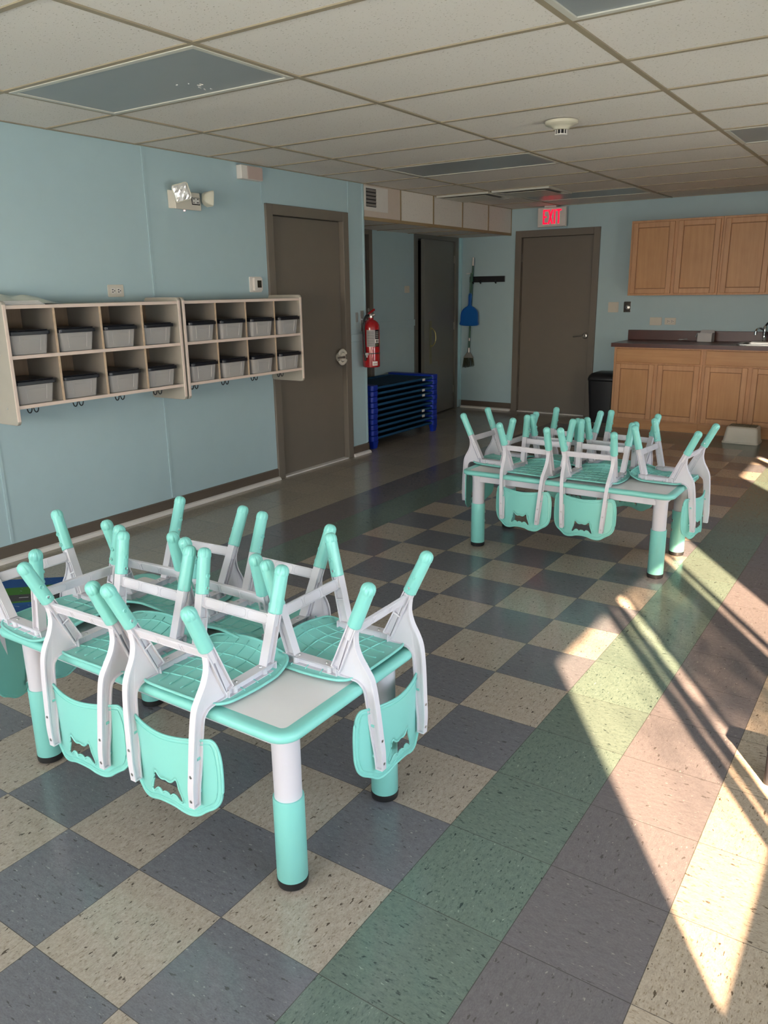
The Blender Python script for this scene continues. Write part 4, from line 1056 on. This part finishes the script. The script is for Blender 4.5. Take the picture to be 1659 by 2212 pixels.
# trash bin
t = thing('trash_bin', 'black plastic trash bin between the brown door and the base cabinet', 'trash bin', (-1.965, 7.70, 0))
m = MB(); lo = ccw(rrect(-2.095, -1.835, 7.575, 7.815, .04, 5)); hi = ccw(rrect(-2.125, -1.81, 7.545, 7.845, .045, 5)); n = len(lo)
A_ = [m.b.verts.new((a, b, .0)) for a, b in lo]; B_ = [m.b.verts.new((a, b, .47)) for a, b in hi]
for k in range(n): m.b.faces.new((A_[k], A_[(k+1) % n], B_[(k+1) % n], B_[k]))
m.b.faces.new(A_[::-1]); m.b.faces.new(B_); m.build('bin_body', 'black', t, world=True, smooth=True)
m = MB(); rings = []
for z, q in ((.465, 1.03), (.485, 1.04), (.515, .98), (.545, .82), (.560, .5), (.563, .2)):
    rings.append([m.b.verts.new((-1.9675+(a+1.9675)*q, 7.695+(b-7.695)*q, z)) for a, b in hi])
for a, b in zip(rings, rings[1:]):
    for k in range(n): m.b.faces.new((a[k], a[(k+1) % n], b[(k+1) % n], b[k]))
m.b.faces.new(rings[0][::-1]); m.b.faces.new(rings[-1]); m.build('bin_lid', 'black', t, world=True, smooth='all')
# step stool
t = thing('step_stool', 'low white plastic step stool with ribbed grey top in front of the base cabinets', 'step stool', (-.39, 7.10, 0))
sx0, sx1, sy0, sy1 = -.555, -.225, 6.985, 7.24
m = MB(); lo = ccw(rrect(sx0+.006, sx1-.006, sy0+.006, sy1-.006, .03, 5)); hi = ccw(rrect(sx0+.028, sx1-.022, sy0+.028, sy1-.028, .03, 5)); n = len(lo)
A_ = [m.b.verts.new((a, b, .016)) for a, b in lo]; B_ = [m.b.verts.new((a, b, .150)) for a, b in hi]; C_ = [m.b.verts.new((a, b, .160)) for a, b in inset(hi, .012)]
for X_, Y_ in ((A_, B_), (B_, C_)):
    for k in range(n): m.b.faces.new((X_[k], X_[(k+1) % n], Y_[(k+1) % n], Y_[k]))
m.b.faces.new(C_)
F_ = ccw(rrect(sx0, sx1, sy0, sy1, .034, 5)); m.prism(F_, .0, .017); m.build('stool_body', simple('cream plastic', (.68, .64, .56, 1), .45), t, world=True, bevel=.003)
m = MB(); m.box(sx0+.045, sx1-.04, sy0+.05, sy1-.05, .158, .163)
for k in range(9): m.box(sx0+.06+k*.026, sx0+.070+k*.026, sy0+.058, sy1-.058, .163, .167)
m.build('ribbed_top', simple('olive grey rubber', (.26, .25, .18, 1), .7), t, world=True)
# ---------------------------------------------------------------- ceiling items
def troffer(x0, y0, label):
    x1, y1 = x0+1.2192, y0+.6096
    t = thing('ceiling_light', label, 'ceiling light', ((x0+x1)/2, (y0+y1)/2, CZ-.004), 0, 'unlit ceiling light panels')
    P = [(x0+.014, y0+.014), (x1-.014, y0+.014), (x1-.014, y1-.014), (x0+.014, y1-.014)]
    m = MB(); m.ring(P, inset(P, .026), CZ-.008, CZ+.0, lambda a, b, s: (a, b, s)); m.build('light_frame', 'troffer', t, world=True, bevel=.002)
    Q = inset(P, .024); m = MB(); m.prism(Q, CZ-.0035, CZ-.0015); m.build('diffuser', 'lens', t, world=True)
    if x0 < -2 and y0 < 2: 
        m = MB()
        for k in range(7): a, b = x0+.72+random.uniform(-.03, .10), y0+.50+random.uniform(-.16, .03); m.tube([(a, b, CZ-.0045), (a+random.uniform(-.012, .012), b+random.uniform(-.02, .02), CZ-.0045)], .0025, 5)
        m.build('paint_chips', 'paper', t, world=True)
troffer(GX0, GY0, 'unlit flat ceiling light panel nearest the left wall, in the foreground')
troffer(GX0+2.4384, GY0, 'unlit flat ceiling light panel cut by the top edge of the photo')
troffer(GX0, GY0+5*.6096, 'unlit flat ceiling light panel in mid room, left of the smoke detector')
troffer(GX0+2.4384, GY0+5*.6096, 'unlit flat ceiling light panel at the right edge of the photo')
troffer(GX0, GY0+9*.6096, 'unlit flat ceiling light panel near the back wall, above the EXIT sign')
troffer(GX0+2.4384, GY0+9*.6096, 'unlit flat ceiling light panel near the back wall, over the kitchen cabinets')
def diffuser(x0, y0, s_, label):
    t = thing('air_diffuser', label, 'air vent', (x0+s_/2, y0+s_/2, CZ-.02), 0, 'square ceiling air vents')
    P = [(x0, y0), (x0+s_, y0), (x0+s_, y0+s_), (x0, y0+s_)]; fn = lambda a, b, s: (a, b, s)
    m = MB(); m.ring(P, inset(P, .025), CZ-.022, CZ-.002, fn); m.build('vent_frame', 'troffer', t, world=True, bevel=.003)
    m = MB(); m.prism(inset(P, .06), CZ-.030, CZ-.026); m.build('vent_plate', 'troffer', t, world=True, bevel=.002)
    m = MB(); m.ring(inset(P, .024), inset(P, .064), CZ-.0045, CZ-.003, fn); m.build('vent_slot', simple('vent shadow gap', (.42, .39, .34, 1), .6), t, world=True)
diffuser(-3.262, 6.13, .57, 'square white air vent plate in the ceiling beside the soffit')
diffuser(-2.655, 6.12, .58, 'square white air vent plate in the ceiling, second from the soffit')
t = thing('smoke_detector', 'round cream smoke detector on the ceiling in mid room', 'smoke detector', (-.90, 3.44, CZ-.004))
m = MB(); m.lathe([(.090, 0), (.090, .014), (.084, .019), (.066, .024), (.050, .032), (.040, .044), (0, .044)], (-.90, 3.44, CZ-.004), (0, 0, -1), 36); m.build('detector_base', simple('cream plastic base', (.66, .62, .50, 1), .4), t, world=True, smooth=True)
m = MB()
for k in range(10):
    a = 2*pi*k/10; c_, s_ = math.cos(a), math.sin(a); m.hexa([(-.90+.029*c_-.002*s_, 3.44+.029*s_+.002*c_, CZ-.070), (-.90+.029*c_+.002*s_, 3.44+.029*s_-.002*c_, CZ-.070), (-.90+.034*c_+.002*s_, 3.44+.034*s_-.002*c_, CZ-.070), (-.90+.034*c_-.002*s_, 3.44+.034*s_+.002*c_, CZ-.070)],
        [(-.90+.029*c_-.002*s_, 3.44+.029*s_+.002*c_, CZ-.049), (-.90+.029*c_+.002*s_, 3.44+.029*s_-.002*c_, CZ-.049), (-.90+.034*c_+.002*s_, 3.44+.034*s_-.002*c_, CZ-.049), (-.90+.034*c_-.002*s_, 3.44+.034*s_+.002*c_, CZ-.049)])
m.lathe([(.034, 0), (.033, .006), (0, .008)], (-.90, 3.44, CZ-.070), (0, 0, -1), 24); m.build('sensor_cage', 'offwhite', t, world=True)
MB().cyl((-.90, 3.44, CZ-.050), (-.90, 3.44, CZ-.070), .027).build('sensor_chamber', 'black', t, world=True, smooth=True)
# vent grille on the soffit
t = thing('wall_vent', 'white framed grey vent grille on the soffit beside the wall corner', 'air vent', (WL, 5.0, 2.17))
B(WL+.0035, WL+.007, 4.91, 5.285, 2.150, 2.352).build('vent_plate', 'offwhite', t, world=True, bevel=.001)
B(WL+.007, WL+.0075, 4.937, 5.093, 2.183, 2.335).build('vent_dark', 'black', t, world=True)
for k in range(5): 
    z = 2.190+k*.030; m = MB(); m.hexa([(WL+.007, 4.94, z), (WL+.013, 4.94, z-.002), (WL+.013, 5.09, z-.002), (WL+.007, 5.09, z)], [(WL+.007, 4.94, z+.019), (WL+.009, 4.94, z+.019), (WL+.009, 5.09, z+.019), (WL+.007, 5.09, z+.019)]); m.build('slat', 'duct', t, world=True)
# ---------------------------------------------------------------- floor items
m = MB(); P = [(-2.48, .86), (-2.76, 1.275), (-3.20, 1.00), (-3.18, .30), (-2.60, .28)]
P = ccw([(-2.33, .86), (-2.72, 1.285), (-3.235, .84), (-3.235, .1), (-2.62, .1)]); m.prism(P, .001, .009)
o = m.build('play_rug', 'rug', world=True); tag(o, 'play rug printed with roads, grass and blue water on the floor behind the near table', 'rug')
t = thing('storage_box', 'small black plastic box on the floor, only its corner showing at the right edge', 'box', (.76, 1.33, 0))
m = MB(); P = ccw(rrect(.713, .83, 1.290, 1.37, .012, 4)); m.prism(P, 0, .112); m.build('box_body', 'black', t, world=True, bevel=.003)
m = MB(); m.prism(ccw(rrect(.710, .833, 1.287, 1.373, .014, 4)), .1125, .128); m.build('box_lid', 'black', t, world=True, bevel=.003)
# ---------------------------------------------------------------- tree outside the right hand window
random.seed(11)
t = thing('garden_tree', 'leafy tree outside the right hand window', 'tree', (3.45, -2.35, -.5))
m = MB(); m.cyl((3.45, -2.35, -.5), (3.35, -2.25, 1.9), .05, .03, 10); m.cyl((3.36, -2.26, 1.7), (3.0, -2.0, 2.5), .018, .008, 8); m.cyl((3.35, -2.25, 1.8), (3.5, -2.3, 2.7), .018, .008, 8); m.build('trunk', 'bark', t, world=True)
m = MB()
for k in range(1000):
    c = Vector((3.26, -2.14, 2.42)); d = Vector((random.gauss(0, .13), random.gauss(0, .13), random.gauss(0, .26))); p = c+d
    if k % 6 == 0: p = Vector((3.45, -2.75, 2.5))+Vector((random.gauss(0, .20), random.gauss(0, .14), random.gauss(0, .16)))
    s_ = random.uniform(.018, .034)
    u = Vector((random.gauss(0, 1), random.gauss(0, 1), random.gauss(0, 1))).normalized(); v = u.orthogonal().normalized()
    m.b.faces.new([m.b.verts.new(q) for q in (p-u*s_, p+v*s_*.5, p+u*s_, p-v*s_*.5)])
tag(m.build('foliage', 'leaf', t, world=True), kind='stuff')
